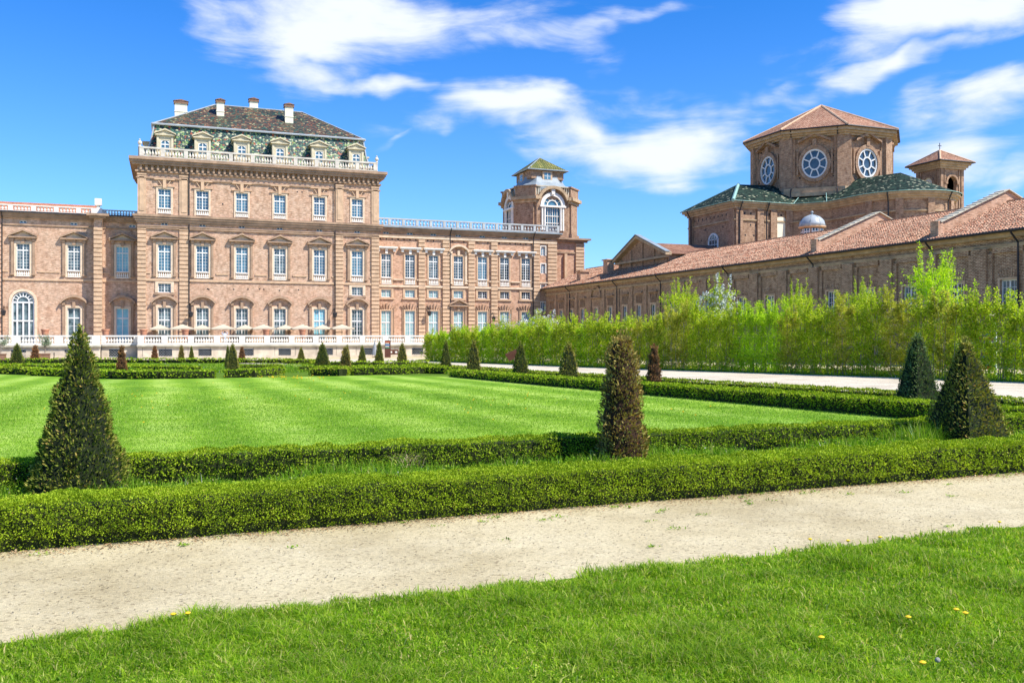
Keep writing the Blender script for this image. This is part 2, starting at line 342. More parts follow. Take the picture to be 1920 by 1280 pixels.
# ------------------------------------------------------------------ hedges
def hedge(pts, w, h, label, mat='box_leaf', seed=0, dens=1.0, wob=.035, group='clipped box hedges of the parterre', lmin=.02):
    """pts: plan polyline"""
    cx, cy = pts[0]; root = thing('box_hedge', label, 'hedge', (cx, cy, gz(cy)), 0, group)
    core = MB(); Ps = []; Ns = []; Ss = []
    def prof(u0, side):  # unused
        return 0
    for (x0, y0), (x1, y1) in zip(pts[:-1], pts[1:]):
        L_ = math.hypot(x1-x0, y1-y0); nseg = max(1, int(L_/(.35 if min(y0, y1) < 25 else 2)))
        tx, ty = (x1-x0)/L_, (y1-y0)/L_; nx, ny = -ty, tx; prev = None
        for k in range(nseg+1):
            q = k/nseg; x = x0+(x1-x0)*q; y = y0+(y1-y0)*q; g = gz(y)
            rr = [random.uniform(-.5, .5)*wob for _ in range(4)]; hw = w/2-(.10 if lmin < .018 else .06)
            ring = [(x-nx*(hw*.85+rr[0]), y-ny*(hw*.85+rr[0]), g-.02), (x-nx*(hw+rr[0]), y-ny*(hw+rr[0]), g+h*.5), (x-nx*(hw+rr[1]), y-ny*(hw+rr[1]), g+h-(.07 if lmin < .018 else .035)+rr[2]),
                    (x+nx*(hw+rr[1]), y+ny*(hw+rr[1]), g+h-(.07 if lmin < .018 else .035)+rr[2]), (x+nx*(hw+rr[3]), y+ny*(hw+rr[3]), g+h*.5), (x+nx*(hw*.85+rr[3]), y+ny*(hw*.85+rr[3]), g-.02)]
            n0 = len(core.v); core.v += ring
            if prev is not None:
                for j in range(5): core.f.append([prev+j, n0+j, n0+j+1, prev+j+1]); core.m.append(0)
            if k in (0, nseg): core.f.append([n0+j for j in range(6)]); core.m.append(0)
            prev = n0
            if k == nseg: break
            q2 = (k+.5)/nseg; xm = x0+(x1-x0)*q2; ym = y0+(y1-y0)*q2; d = max(3, math.hypot(xm, ym))
            s = max(lmin, d*.0017); per = w+2*h; area = (L_/nseg)*per; n = int(area*1.9/s**2*dens*(1 if d < 30 else .75))
            u = rng.uniform(k/nseg, (k+1)/nseg, n); a = rng.uniform(0, per, n)
            P = np.stack([x0+(x1-x0)*u, y0+(y1-y0)*u, 0*u], 1); z = np.where(a < h, a, np.where(a < h+w, h, per-a)); off = np.where(a < h, -w/2, np.where(a < h+w, a-h-w/2, w/2))
            nr = np.zeros((n, 3)); top = (a >= h) & (a < h+w); nr[top, 2] = 1
            sgn = np.where(a < h, -1., 1.); nr[~top, 0] = (sgn*nx)[~top]; nr[~top, 1] = (sgn*ny)[~top]
            rnd = np.clip((np.abs(off)-(w/2-.07))/.07, 0, 1)*top       # round the shoulders
            P[:, 0] += nx*off; P[:, 1] += ny*off; P[:, 2] = z-rnd*.03; P[:, 2] += gzv(P[:, 1])
            lp = lump(P, 3.2, seed)*wob+lump(P, 11, seed+3)*.035
            P += nr*(lp[:, None]-rng.exponential(.035, n)[:, None]*np.where(top, .6, 1.2)[:, None]+.012)
            low = ((z < .10) & ~top); P[low] -= nr[low]*.05
            keep = np.where(top, lump(P, 16, seed+5) > -.6, (lump(P, 15, seed+5)+.5*lump(P, 31, seed+9)) > -.32) | (rng.uniform(size=n) < .25); keep &= ~(low & (rng.uniform(size=n) < .5))
            Ps.append(P[keep]); Ns.append(nr[keep]); Ss.append(np.full(keep.sum(), s))
    if len(pts):  # end caps
        for (ex, ey), (px_, py_) in ((pts[0], pts[1]), (pts[-1], pts[-2])):
            dx, dy = ex-px_, ey-py_; L_ = math.hypot(dx, dy); dx /= L_; dy /= L_; d = max(3, math.hypot(ex, ey)); s = max(lmin, d*.0017)
            n = int(w*h*1.9/s**2); o = rng.uniform(-w/2, w/2, n); z = rng.uniform(0, h, n)
            P = np.stack([ex-dy*o+dx*.02, ey+dx*o+dy*.02, z+gz(ey)], 1); nr = np.tile([[dx, dy, 0.]], (n, 1)); Ps.append(P); Ns.append(nr); Ss.append(np.full(n, s))
    P = np.concatenate(Ps); Nn = np.concatenate(Ns); S = np.concatenate(Ss); n = len(P)
    ax = unit(Nn*.7+rdir(n)*.9+np.array([[0, 0, .45]])); fn = unit(Nn*.9+rdir(n)*.8)
    V, T = leaves(P, ax, fn, S*rng.uniform(.8, 1.6, n), S*rng.uniform(.6, 1.0, n))
    V = V-np.array([[cx, cy, gz(cy)]])
    link('foliage', tri_mesh('foliage', V, T, mat), root)
    core.build('shade_core', 'hedge_core', root); return root  # solid dark core, painted shade seen between the leaves
# ------------------------------------------------------------------ topiary cones
def cone_mesh(h, hw, top, square, s, seed, mat, core, lumpy=.05, dens=1.0, power=1.0, tip=True):
    """returns (foliage mesh, core mesh) around the origin"""
    def rad(z): q = np.clip(z/h, 0, 1); return top+(hw-top)*(1-q)**power
    area = h*(hw+top)*4; n = int(area*2.0/s**2*dens*.55)
    n = int(n*2.2); z = rng.uniform(0, h, n); z = z[rng.uniform(size=n) < rad(z)/hw*.75+.22]; n = len(z)
    a = rng.uniform(0, 2*np.pi, n); ca, sa = np.cos(a), np.sin(a)
    k = np.maximum(np.abs(ca), np.abs(sa)); sq = (1/k-1)*square*.8+1
    R = rad(z); P = np.stack([ca*R*sq, sa*R*sq, z], 1)
    if square > .5:
        nr = np.where((np.abs(ca) > np.abs(sa))[:, None], np.stack([np.sign(ca), 0*ca, 0*ca+.25], 1), np.stack([0*ca, np.sign(sa), 0*ca+.25], 1))
    else: nr = np.stack([ca, sa, 0*ca+.25], 1)
    nr = unit(nr); lp = lump(P, 4.5, seed)*lumpy+lump(P, 14, seed+2)*lumpy*.5
    P = P+nr*(lp[:, None]-rng.exponential(s*.9, n)[:, None]+s*.2)
    keep = (lump(P, 10, seed+4) > -.6) | (rng.uniform(size=n) < .3); P = P[keep]; nr = nr[keep]; n = len(P)
    if tip:
        m = int(n*.012)+30; zt = h+rng.uniform(-.15, .09, m)*min(1, h); T0 = np.stack([rng.normal(0, top*.5, m), rng.normal(0, top*.5, m), zt], 1)
        P = np.concatenate([P, T0]); nr = np.concatenate([nr, np.tile([[0, 0, 1.]], (m, 1))]); n = len(P)
    ax = unit(nr*.9+rdir(n)*.7+np.array([[0, 0, .55]])); fn = unit(rdir(n)+nr*.9+np.array([[0, 0, .3]]))
    V, T = leaves(P, ax, fn, s*rng.uniform(1.0, 2.2, n), s*rng.uniform(.5, .85, n), .15)
    fm = tri_mesh('foliage', V, T, mat)
    c = MB(); ns = 10; nv = 24
    for j in range(ns+1):
        zz = h*j/ns*.97
        for q in range(nv):
            an = 2*math.pi*q/nv; cc, ss = math.cos(an), math.sin(an); f = (1/max(abs(cc), abs(ss))-1)*square*.8+1
            r = max(.004, float(rad(zz))*f*.94-.02); p = np.array([[cc*r, ss*r, zz]]); r += float(lump(p, 4.5, seed)[0])*lumpy*.8
            c.v.append((cc*r, ss*r, zz-(.03 if j == 0 else 0)))
    for j in range(ns):
        for q in range(nv): c.f.append([j*nv+q, j*nv+(q+1) % nv, (j+1)*nv+(q+1) % nv, (j+1)*nv+q]); c.m.append(0)
    c.f.append([ns*nv+q for q in range(nv)]); c.m.append(0)
    return fm, c.mesh('shade_core', core)  # solid dark core paints the shade behind the needles
def cone(px, py, label, meshes, scale=(1, 1, 1), rz=0.0, name='topiary_yew'):
    x, y = G(px, py); r = thing(name, label, 'topiary', (x, y, gz(y)), rz, 'clipped yew cones of the parterre')
    for nm, me in zip(('foliage', 'shade_core'), meshes):
        o = link(nm, me, r); o.scale = scale
    return r
# ------------------------------------------------------------------ facade pieces (local: x along, -y outward, z up)
def wall_panel(mb, x0, x1, z0, z1, holes, t=.5):
    xs = sorted({x0, x1}|{v for h in holes for v in h[:2]}); zs = sorted({z0, z1}|{v for h in holes for v in h[2:4]})
    def inh(x, z): return any(h[0] < x < h[1] and h[2] < z < h[3] for h in holes)
    for a, b in zip(xs[:-1], xs[1:]):
        run = None
        for c, d in zip(zs[:-1], zs[1:]):
            if inh((a+b)/2, (c+d)/2):
                if run: mb.quad((a, 0, run[0]), (b, 0, run[0]), (b, 0, run[1]), (a, 0, run[1])); run = None
            else: run = (run[0], d) if run else (c, d)
        if run: mb.quad((a, 0, run[0]), (b, 0, run[0]), (b, 0, run[1]), (a, 0, run[1]))
    for h in holes:
        a, b, c, d = h[:4]
        mb.quad((a, 0, c), (a, t, c), (a, t, d), (a, 0, d)); mb.quad((b, t, c), (b, 0, c), (b, 0, d), (b, t, d))
        mb.quad((a, 0, d), (a, t, d), (b, t, d), (b, 0, d)); mb.quad((a, t, c), (a, 0, c), (b, 0, c), (b, t, c))
def lattice(w, h, cols, rows, tz=None, y=.14, fw=.10, mw=.036):
    """white timber frame with muntins, centred on x, base z=0"""
    m = MB(); m.box(-w/2, -w/2+fw, y, y+.1, 0, h); m.box(w/2-fw, w/2, y, y+.1, 0, h)
    m.box(-w/2+fw, w/2-fw, y, y+.1, 0, fw); m.box(-w/2+fw, w/2-fw, y, y+.1, h-fw, h)
    m.box(-.065, .065, y-.012, y+.09, fw, h-fw)
    if tz: m.box(-w/2+fw, -.065, y-.01, y+.09, tz-.09, tz+.09); m.box(.065, w/2-fw, y-.01, y+.09, tz-.09, tz+.09)
    for s in (-1, 1):
        a, b = (.065, w/2-fw)
        for k in range(1, cols//2):
            xx = a+(b-a)*k/(cols//2); m.box(s*xx-mw/2, s*xx+mw/2, y+.02, y+.07, fw, h-fw)
        for k in range(1, rows):
            zz = fw+(h-2*fw)*k/rows
            if tz and abs(zz-tz) < .12: continue
            x0_, x1_ = (a, b) if s > 0 else (-b, -a); m.box(x0_, x1_, y+.025, y+.065, zz-mw/2, zz+mw/2)
    return m
def pane(w, h, y=.2):
    m = MB(); m.box(-w/2, w/2, y, y+.04, 0, h); return m
def arc(x0, x1, z0, rise, n=10):
    """points from left to right along a circular arc of given rise"""
    hw = (x1-x0)/2; R = (hw*hw+rise*rise)/(2*rise); cz = z0+rise-R; a = math.asin(min(1, hw/R))
    if rise > hw*.999: a = math.pi/2
    return [((x0+x1)/2+R*math.sin(-a+2*a*k/n), cz+R*math.cos(-a+2*a*k/n)) for k in range(n+1)]
def surround(kind, w, h, below=0.0, fw=.28):
    """stone or brick dressing round an opening w x h (base z=0)"""
    m = MB(); y0 = -.10
    m.box(-w/2-fw, -w/2, y0, .02, -below, h+fw); m.box(w/2, w/2+fw, y0, .02, -below, h+fw); m.box(-w/2, w/2, y0, .02, h, h+fw)
    if kind in ('ped', 'archped', 'hood'):
        ow = w/2+fw+.05; m.mi = 1
        for s in (-1, 1):
            a, b = (ow, ow+.32) if s > 0 else (-ow-.32, -ow)
            if kind != 'hood': m.box(a, b, -.22, .02, -below*.6, h+.35); m.box(a-.08, b+.08, -.32, .02, -below*.6-.2, -below*.6)
            m.box(a-.04, b+.04, -.34, .02, h+.35, h+.75)
        m.box(-.2, .2, -.26, .02, h+.02, h+.85)
        zb = h+.75; e = ow+.62
        if kind == 'ped':
            m.box(-e, e, -.55, .02, zb+.001, zb+.2)
            ap = zb+1.25
            for s in (-1, 1):
                p = [(0, ap-.26), (s*e, zb+.2), (s*e, zb+.42), (0, ap)]
                if s > 0: p = p[::-1]
                p2 = p if s < 0 else p
                m.prism([(x, z) for x, z in (p2 if s > 0 else [p[0], p[3], p[2], p[1]][::-1])], -.62, .02)
            m.mi = 0; m.prism([(-e+.5, zb+.21), (e-.5, zb+.21), (0, ap-.3)], -.12, .02)
        elif kind == 'archped':
            out = arc(-e, e, zb+.05, 1.05); inn = arc(-e+.12, e-.12, zb-.2, .95)
            for k in range(10):
                if 0 <= k <= 9: m.prism([inn[k], inn[k+1], out[k+1], out[k]], -.6, .02)
            m.mi = 0
            pts = arc(-w/2-.1, w/2+.1, zb-.35, .7); m.prism(pts[::-1], -.14, .02) if False else None
        else:
            m.box(-e+.1, e-.1, -.5, .02, zb+.001, zb+.16); m.box(-e, e, -.62, .02, zb+.161, zb+.34)
    if kind == 'sill' : m.mi = 1; m.box(-w/2-fw-.12, w/2+fw+.12, -.22, .02, -.32, -.06)
    if kind == 'fan':
        m.mi = 1; m.box(-w/2-fw-.25, -w/2-fw-.12, -.14, .02, 0, h+.5); m.box(w/2+fw+.12, w/2+fw+.25, -.14, .02, 0, h+.5)
        for k in range(-3, 4):
            x = k*.36; t = k*.16; m.prism([(x-.05, h+fw+.1), (x+.05, h+fw+.1), (x+.09+t, h+1.15-abs(k)*.13), (x-.05+t, h+1.15-abs(k)*.13)], -.2, .02)
    if kind == 'lintel':
        m.mi = 1
        m.box(-w/2-.55, w/2+.55, -.2, .02, h+fw+.02, h+fw+.14); m.box(-w/2-.5, w/2+.5, -.3, .02, h+1.25, h+1.4); m.box(-.22, .22, -.28, .02, h+.05, h+1.24)
        for s in (-1, 1):
            m.prism([(s*.3, h+fw+.2), (s*.45, h+fw+.2), (s*.9, h+1.2), (s*.8, h+1.2)][::(1 if s > 0 else -1)], -.2, .02)
    return m
BAL = [(.5, 0), (.5, .06), (.3, .1), (.62, .28), (.6, .42), (.25, .68), (.25, .78), (.4, .84), (.5, .92), (.5, 1)]
def balustrade(mb, p0, p1, z0, h, pitch=.36, pier_every=3.6, thick=.3, lod=6, pw=.5, ends=True):
    """along a straight line in plan, world coordinates"""
    L_ = math.hypot(p1[0]-p0[0], p1[1]-p0[1]); ang = math.atan2(p1[1]-p0[1], p1[0]-p0[0]); old = mb.fr; mb.fr = Fr(p0[0], p0[1], 0, ang); t = thick/2
    bz = h*.20; tz = h*.15
    mb.box(0, L_, -t, t, z0, z0+bz); mb.box(-.02, L_+.02, -t-.05, t+.05, z0+h-tz, z0+h)
    npi = max(1, round(L_/pier_every)); step = L_/npi; hb = h-bz-tz
    for i in range(npi+1):
        if not ends and i in (0, npi): continue
        c = min(max(i*step, pw/2), L_-pw/2); mb.box(c-pw/2, c+pw/2, -t-.03, t+.03, z0+bz, z0+h-tz)
    for i in range(npi):
        a = i*step+pw/2+.08; b = (i+1)*step-pw/2-.08; n = max(1, int((b-a)/pitch))
        for k in range(n):
            x = a+(b-a)*(k+.5)/n; mb.lathe(x, 0, [(r*.28*min(1, pitch/.36), z0+bz+q*hb) for r, q in BAL[1:-1:(1 if lod > 6 else 2)]], lod)
    mb.fr = old
def quoins(mb, x0, x1, z0, z1, out=.22, pitch=.62, gap=.15):
    z = z0
    while z+.2 < z1:
        mb.box(x0, x1, -out, .02, z, min(z+pitch-gap, z1)); z += pitch
    mb.box(x0+.03, x1-.03, -out*.35, .019, z0, z1)
def cornice(mb, x0, x1, z, prof, ends=True):
    """prof: list of (dz0, dz1, out) stacked below/above z"""
    for a, b, o in prof: mb.box(x0-(o if ends is True or ends == 'L' else 0), x1+(o if ends is True or ends == 'R' else 0), -o, .0, z+a+.001, z+b)
CACHE = {}
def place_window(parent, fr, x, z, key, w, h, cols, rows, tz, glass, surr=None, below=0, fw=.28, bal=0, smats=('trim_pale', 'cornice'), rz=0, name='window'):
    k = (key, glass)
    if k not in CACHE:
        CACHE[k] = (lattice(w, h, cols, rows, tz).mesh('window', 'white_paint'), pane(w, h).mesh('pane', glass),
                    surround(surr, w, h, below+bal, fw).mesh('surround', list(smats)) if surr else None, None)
        if bal:
            b = MB(); n = 6; b.box(-w/2, w/2, -.16, .1, -bal, -bal+.14); b.box(-w/2, w/2, -.18, .1, -.12, -.002)
            for i in range(n): b.lathe(-w/2+w*(i+.5)/n, -.03, [(r*.2, -bal+.14+q*(bal-.26)) for r, q in BAL[1:-1:2]], 6)
            b.mi = 1; b.box(-w/2, w/2, .1, .14, -bal, -.002)
            CACHE[k] = CACHE[k][:3]+(b.mesh('balcony', ['stone_white', 'trim']),)
    mw, mp, ms, mbal = CACHE[k]; p = fr((x, 0, z)); off = parent.matrix_world.translation
    o = link(name, mw, parent, (p[0]-off[0], p[1]-off[1], p[2]-off[2]), rz)
    link('pane', mp, o)
    if ms: link('surround', ms, o)
    if mbal: link('balcony', mbal, o)
    return o
def drain(mb, fr, x, z0, z1, out=.3, hook=True):
    old = mb.fr; mb.fr = fr
    if hook: mb.tube([(x, -1.1, z1+.55), (x, -.9, z1+.25), (x, -out, z1-.4), (x, -out, z1-1.2)], .075, 6)
    mb.tube([(x, -out, z1-(1.2 if hook else 0)), (x, -out, z0)], .075, 6); mb.fr = old
# ================================================================== PALACE
YP = 138.0                       # pavilion front
GB = gz(130)
TF = Zf(308, 646, 130)           # terrace floor level
def palace_pavilion():
    Y = YP; x0, x1 = Xf(257.7, Y), Xf(710.6, Y); ref = 308
    z = lambda py: Zf(ref, py, Y)
    zc = z(298)-.0               # top cornice top
    zm = z(403.5)                # mid cornice top
    R = thing('palace_pavilion', 'tall brick palace pavilion with patterned mansard roof, dormers and four chimneys', 'palace pavilion', ((x0+x1)/2, Y, TF)); fr = Fr(0, Y, 0, 0)
    cols = [Xf(p, Y) for p in (308.5, 379.6, 453.5, 524.6, 598.9, 669.8)]
    W = 1.72
    r3 = (z(390.5), z(354)); r2 = (z(508.3), z(458.4)); r1 = (TF, z(576.3)); rm = (z(548.4), z(531)); rf = (z(422.5), z(417))
    holes = []
    for i, c in enumerate(cols):
        for a, b in (r3, r2, r1): holes.append((c-W/2, c+W/2, a, b))
        holes.append((c-.45, c+.45, rf[0], rf[1]))
        if i in (0, 5): holes.append((c-W/2, c+W/2, rm[0], rm[1]))
    m = MB(fr); wall_panel(m, x0, x1, TF, zc-.3, holes)
    m.fr = ID; D = 17.5
    m.quad((x0, Y+D, TF), (x0, Y, TF), (x0, Y, zc-.3), (x0, Y+D, zc-.3)); m.quad((x1, Y, TF), (x1, Y+D, TF), (x1, Y+D, zc-.3), (x1, Y, zc-.3))
    m.quad((x1, Y+D, TF), (x0, Y+D, TF), (x0, Y+D, zc-.3), (x1, Y+D, zc-.3)); m.quad((x0, Y, zc-.3), (x1, Y, zc-.3), (x1, Y+D, zc-.3), (x0, Y+D, zc-.3))
    rnd = random.Random(3)
    m.fr = fr; m.mi = 1          # putlog holes: dark patches on the wall face, their shade painted
    for _ in range(70):
        xx = rnd.uniform(x0+1, x1-1); zz = rnd.choice([z(345), z(366), z(378), z(440), z(470), z(540), z(600)])+rnd.uniform(-.1, .1)
        if not any(h[0]-1.4 < xx < h[1]+1.4 and h[2]-1 < zz < h[3]+1.8 for h in holes): m.box(xx-.09, xx+.09, -.012, .0, zz-.1, zz+.1)
    m.build('wall', ['brick', 'dark'], R)
    g1 = ['glass_blue', 'glass_deep', 'glass_blue', 'glass_grey', 'glass_deep', 'glass_blue']; gg = ['glass_grey', 'glass_grey', 'glass_dark', 'glass_grey', 'blind_cyan', 'glass_dark']
    for i, c in enumerate(cols):
        place_window(R, fr, c, r3[0], 'p3', W, r3[1]-r3[0], 4, 6, (r3[1]-r3[0])*.66, ('glass_blue', 'glass_deep')[i in (1, 4)], 'lintel', .1, .25, z(391.5)-z(401.7), ('trim_pale', 'trim'))
        place_window(R, fr, c, r2[0], 'p2', W, r2[1]-r2[0], 4, 8, (r2[1]-r2[0])*.73, g1[i], 'ped', 0, .28, z(509)-z(521.2))
        place_window(R, fr, c, r1[0], 'p1', W, r1[1]-r1[0], 4, 8, (r1[1]-r1[0])*.66, gg[i], 'archped', 0, .28)
        m = pane(.9, rf[1]-rf[0]); m.mesh
        place_window(R, fr, c, rf[0], 'pf', .9, rf[1]-rf[0], 2, 1, None, 'glass_dark')
        if i in (0, 5): place_window(R, fr, c, rm[0], 'pm', W, rm[1]-rm[0], 4, 3, None, 'glass_grey', 'sill', 0, .38)
    for a, b in ((257.7, 274), (336.3, 354), (629, 643.5), (696.3, 710.6)):
        m = MB(fr); quoins(m, Xf(a, Y), Xf(b, Y), TF, z(428), pitch=.6)
        A0, B0 = Xf(a, Y), Xf(b, Y); m.box(A0, B0, -.14, .02, zm+.02, z(330)); m.box(A0+.25, B0-.25, -.2, -.1, zm+.5, z(334))
        m.box(A0-.05, B0+.05, -.22, .02, z(330), z(327.5))
        m.build('quoins', 'trim', R)
    m = MB(fr)                   # string courses
    zs = z(524.8); m.box(x0, x1, -.16, 0, zs-.16, zs+.16); zi = z(511.5)
    edges = [x0]+[v for c in cols for v in (c-W/2-1.0, c+W/2+1.0)]+[x1]
    for a, b in zip(edges[::2], edges[1::2]):
        if b-a > .3: m.box(a, b, -.11, 0, zi-.12, zi+.1)
    m.box(x0, x1, -.1, 0, TF+.0, TF+.5)
    m.build('string_course', 'trim', R)
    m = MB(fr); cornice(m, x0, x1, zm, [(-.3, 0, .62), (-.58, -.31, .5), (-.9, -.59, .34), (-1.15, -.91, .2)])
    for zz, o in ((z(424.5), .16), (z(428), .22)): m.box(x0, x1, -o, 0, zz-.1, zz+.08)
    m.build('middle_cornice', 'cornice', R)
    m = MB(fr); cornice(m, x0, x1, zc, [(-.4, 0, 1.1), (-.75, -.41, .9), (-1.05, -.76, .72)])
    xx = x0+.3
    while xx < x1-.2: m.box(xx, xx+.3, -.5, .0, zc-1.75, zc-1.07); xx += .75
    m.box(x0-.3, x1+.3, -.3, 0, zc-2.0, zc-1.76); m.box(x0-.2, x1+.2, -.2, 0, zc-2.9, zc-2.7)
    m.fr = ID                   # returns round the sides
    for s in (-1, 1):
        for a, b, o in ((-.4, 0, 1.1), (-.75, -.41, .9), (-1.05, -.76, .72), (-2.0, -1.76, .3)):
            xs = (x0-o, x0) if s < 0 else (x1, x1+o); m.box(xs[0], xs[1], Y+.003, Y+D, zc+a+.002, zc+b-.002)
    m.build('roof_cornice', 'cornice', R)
    zb = zc+.0; hb = z(277)-zc; m = MB()
    balustrade(m, (x0+.25, Y+.25), (x1-.25, Y+.25), zb+.003, hb, .34, 3.1, .3, 8, .55)
    balustrade(m, (x0+.25, Y+.6), (x0+.25, Y+D), zb+.004, hb, .4, 3.1, .3, 6); balustrade(m, (x1-.25, Y+.6), (x1-.25, Y+D), zb+.004, hb, .4, 3.1, .3, 6)
    for xx in (x0+.3, x1-.3): m.lathe(xx, Y+.25, [(.25, zb+hb), (.12, zb+hb+.15), (.3, zb+hb+.45), (.24, zb+hb+.7), (.08, zb+hb+.85), (.12, zb+hb+1.0), (.02, zb+hb+1.1)], 10)
    m.build('roof_balustrade', 'roof_stone', R)
    # mansard
    zl = zc+.2; Yu = 140.8; xl0, xl1 = x0+.9, x1-.9; Yl = Y+1.3; Yb = Y+D-1.3
    xu0, xu1 = Xf(288.7, Yu), Xf(681, Yu); zu = Zf(288.7, 234, Yu); Ybu = Yb-1.5
    m = MB(); n = 8
    rows_ = []
    for k in range(n+1):         # slightly concave lower slope
        q = k/n; e = q**1.0; bow = math.sin(q*math.pi)*.18
        rows_.append((xl0+(xu0-xl0)*e+bow, xl1+(xu1-xl1)*e-bow, Yl+(Yu-Yl)*e+bow, Yb+(Ybu-Yb)*e-bow, zl+(zu-zl)*q))
    for a, b in zip(rows_[:-1], rows_[1:]):
        m.quad((a[0], a[2], a[4]), (a[1], a[2], a[4]), (b[1], b[2], b[4]), (b[0], b[2], b[4])); m.quad((a[1], a[2], a[4]), (a[1], a[3], a[4]), (b[1], b[3], b[4]), (b[1], b[2], b[4]))
        m.quad((a[1], a[3], a[4]), (a[0], a[3], a[4]), (b[0], b[3], b[4]), (b[1], b[3], b[4])); m.quad((a[0], a[3], a[4]), (a[0], a[2], a[4]), (b[0], b[2], b[4]), (b[0], b[3], b[4]))
    m.build('mansard_slope', 'mansard', R)
    Yr = 147.3; xr0, xr1 = Xf(402.5, Yr), Xf(566.3, Yr); zr = Zf(402.5, 196.5, Yr); o = .25
    m = MB(); e = [(xu0-o, Yu-o, zu+.12), (xu1+o, Yu-o, zu+.12), (xu1+o, Ybu+o, zu+.12), (xu0-o, Ybu+o, zu+.12)]; r0, r1 = (xr0, Yr, zr), (xr1, Yr, zr)
    m.quad(e[0], e[1], r1, r0); m.quad(e[1], e[2], r1); m.quad(e[2], e[3], r0, r1); m.quad(e[3], e[0], r0)
    up = m.build('upper_slope', 'roof_brown', R)
    m = MB()
    for a, b in ((e[0], e[1]), (e[1], e[2]), (e[3], e[0])): m.tube([a, b], .16, 6)
    for a, b in ((e[0], r0), (e[1], r1), (r0, r1), (e[3], r0), (e[2], r1)): m.tube([a, b], .09, 6)
    for k in (0, 1): m.tube([(rows_[0][k], rows_[0][2], zl), (rows_[4][k], rows_[4][2], rows_[4][4]), (rows_[8][k], rows_[8][2], zu)], .12, 6)
    m.build('ridge_flashing', 'lead_pale', R)
    for cxp, y0p, y1p, wpx, Yc in ((339.3, 189.5, 218, 22, 144.5), (413, 187.5, 220, 13.5, 144.6), (475.5, 186, 208, 15, 147.8), (541.5, 196, 232, 15, 144.2)):
        xc = Xf(cxp, Yc); zt = Zf(cxp, y0p, Yc); zb_ = Zf(cxp, y1p, Yc)-1.6; w = wpx/F*depth_at(cxp, Yc)/2
        m = MB(); m.box(xc-w, xc+w, Yc-.5, Yc+.5, zb_, zt-.5); m.box(xc-w-.06, xc+w+.06, Yc-.56, Yc+.56, zb_+ (zt-zb_)*.55, zb_+(zt-zb_)*.55+.12)
        ch = m.build('chimney', 'plaster', R)
        m = MB(); m.box(xc-w-.15, xc+w+.15, Yc-.65, Yc+.65, zt-.5, zt-.35); n_ = 7
        for k in range(n_):
            a = xc-w-.1+(2*w+.2)*k/n_; m.box(a+.03, a+(2*w+.2)/n_-.03, Yc-.6, Yc+.6, zt-.35, zt-.12-.06*(k % 2))
        m.prism([(xc-w-.2, zt-.12), (xc+w+.2, zt-.12), (xc, zt+.12)], Yc-.66, Yc+.66)
        off = R.matrix_world.translation; me = m.mesh('chimney_cap', 'old_tile', off); link('chimney_cap', me, ch)
    # dormers
    key = None
    for cxp in (309.5, 380, 453.3, 525, 598.2, 667.9):
        Yd = Y+1.05; xc = Xf(cxp, Yd); zb_ = zc+.15; ht = Zf(309, 254.5, Yd)-zb_; w = 1.12
        loc = (xc-R.location.x, Yd-R.location.y, zb_-R.location.z)
        if not key:
            m = MB(); ww = .58; hh0, hh1 = ht-2.75+.35, ht-.65
            wall_panel(m, -w, w, 0, ht, [(-ww, ww, hh0, hh1)], .3)
            m.quad((-w, 3.4, 0), (-w, 0, 0), (-w, 0, ht), (-w, 3.4, ht)); m.quad((w, 0, 0), (w, 3.4, 0), (w, 3.4, ht), (w, 0, ht))
            for s in (-1, 1):
                a, b = sorted((s*w, s*(w-.3))); m.box(a, b, -.1, .0, 0, ht-.15); a, b = sorted((s*(w+.005), s*(w+.5)))
                m.prism([(s*(w+.005), 0), (s*(w+.6), 0), (s*(w+.45), .35), (s*(w+.12), .75), (s*(w+.005), 1.3)][::(1 if s > 0 else -1)], .03, .28)
            m.box(-w-.22, w+.22, -.3, 3.3, ht, ht+.16)
            for s in (-1, 1):
                p = [(0, ht+.78), (s*(w+.35), ht+.18), (s*(w+.35), ht+.34), (0, ht+.98)]; m.prism(p if s < 0 else p[::-1], -.42, 3.2)
            m.prism([(-w-.1, ht+.165), (w+.1, ht+.165), (0, ht+.77)], -.2, 3.2)
            wn = MB(); 
            old = lattice(2*ww, hh1-hh0, 2, 1, (hh1-hh0)*.66, .08, .09); wn.v = [(a, b, c+hh0) for a, b, c in old.v]; wn.f = old.f; wn.m = old.m
            for (ax, az), (bx, bz) in zip(arc(-ww, ww, hh0+(hh1-hh0)*.68, .5)[:-1], arc(-ww, ww, hh0+(hh1-hh0)*.68, .5)[1:]): wn.prism([(ax, az), (bx, bz), (bx, hh1), (ax, hh1)], .05, .1)
            pn = MB(); pn.box(-ww, ww, .14, .18, hh0, hh1)
            key = (m.mesh('dormer', 'dormer_plaster'), wn.mesh('window', 'white_paint'), pn.mesh('pane', 'glass_blue'))
        d = link('dormer', key[0], R, loc); link('window', key[1], d); link('pane', key[2], d)
    # side dormers in profile
    for s, xx in ((-1, x0+.75), (1, x1-.75)):
        m = MB(); zb_ = zc+.1; ht = 3.0; a, b = sorted((xx, xx-s*2.0))
        m.box(a, b, Y+5, Y+7.2, zb_, zb_+ht); m.box(a-.25 if s < 0 else a, b if s < 0 else b+.25, Y+4.8, Y+7.4, zb_+ht+.002, zb_+ht+.2)
        m.build('dormer', 'dormer_plaster', R)
    for p in (354.5, 627.8):
        for a, b in ((TF+.1, zm-1.2), (zm+.1, zc-1.6)): m = MB(); drain(m, fr, Xf(p, Y), a, b, .26, False); m.build('drainpipe', 'iron', R)
    return x0, x1, zc, zm
PX0, PX1, PZC, PZM = palace_pavilion()

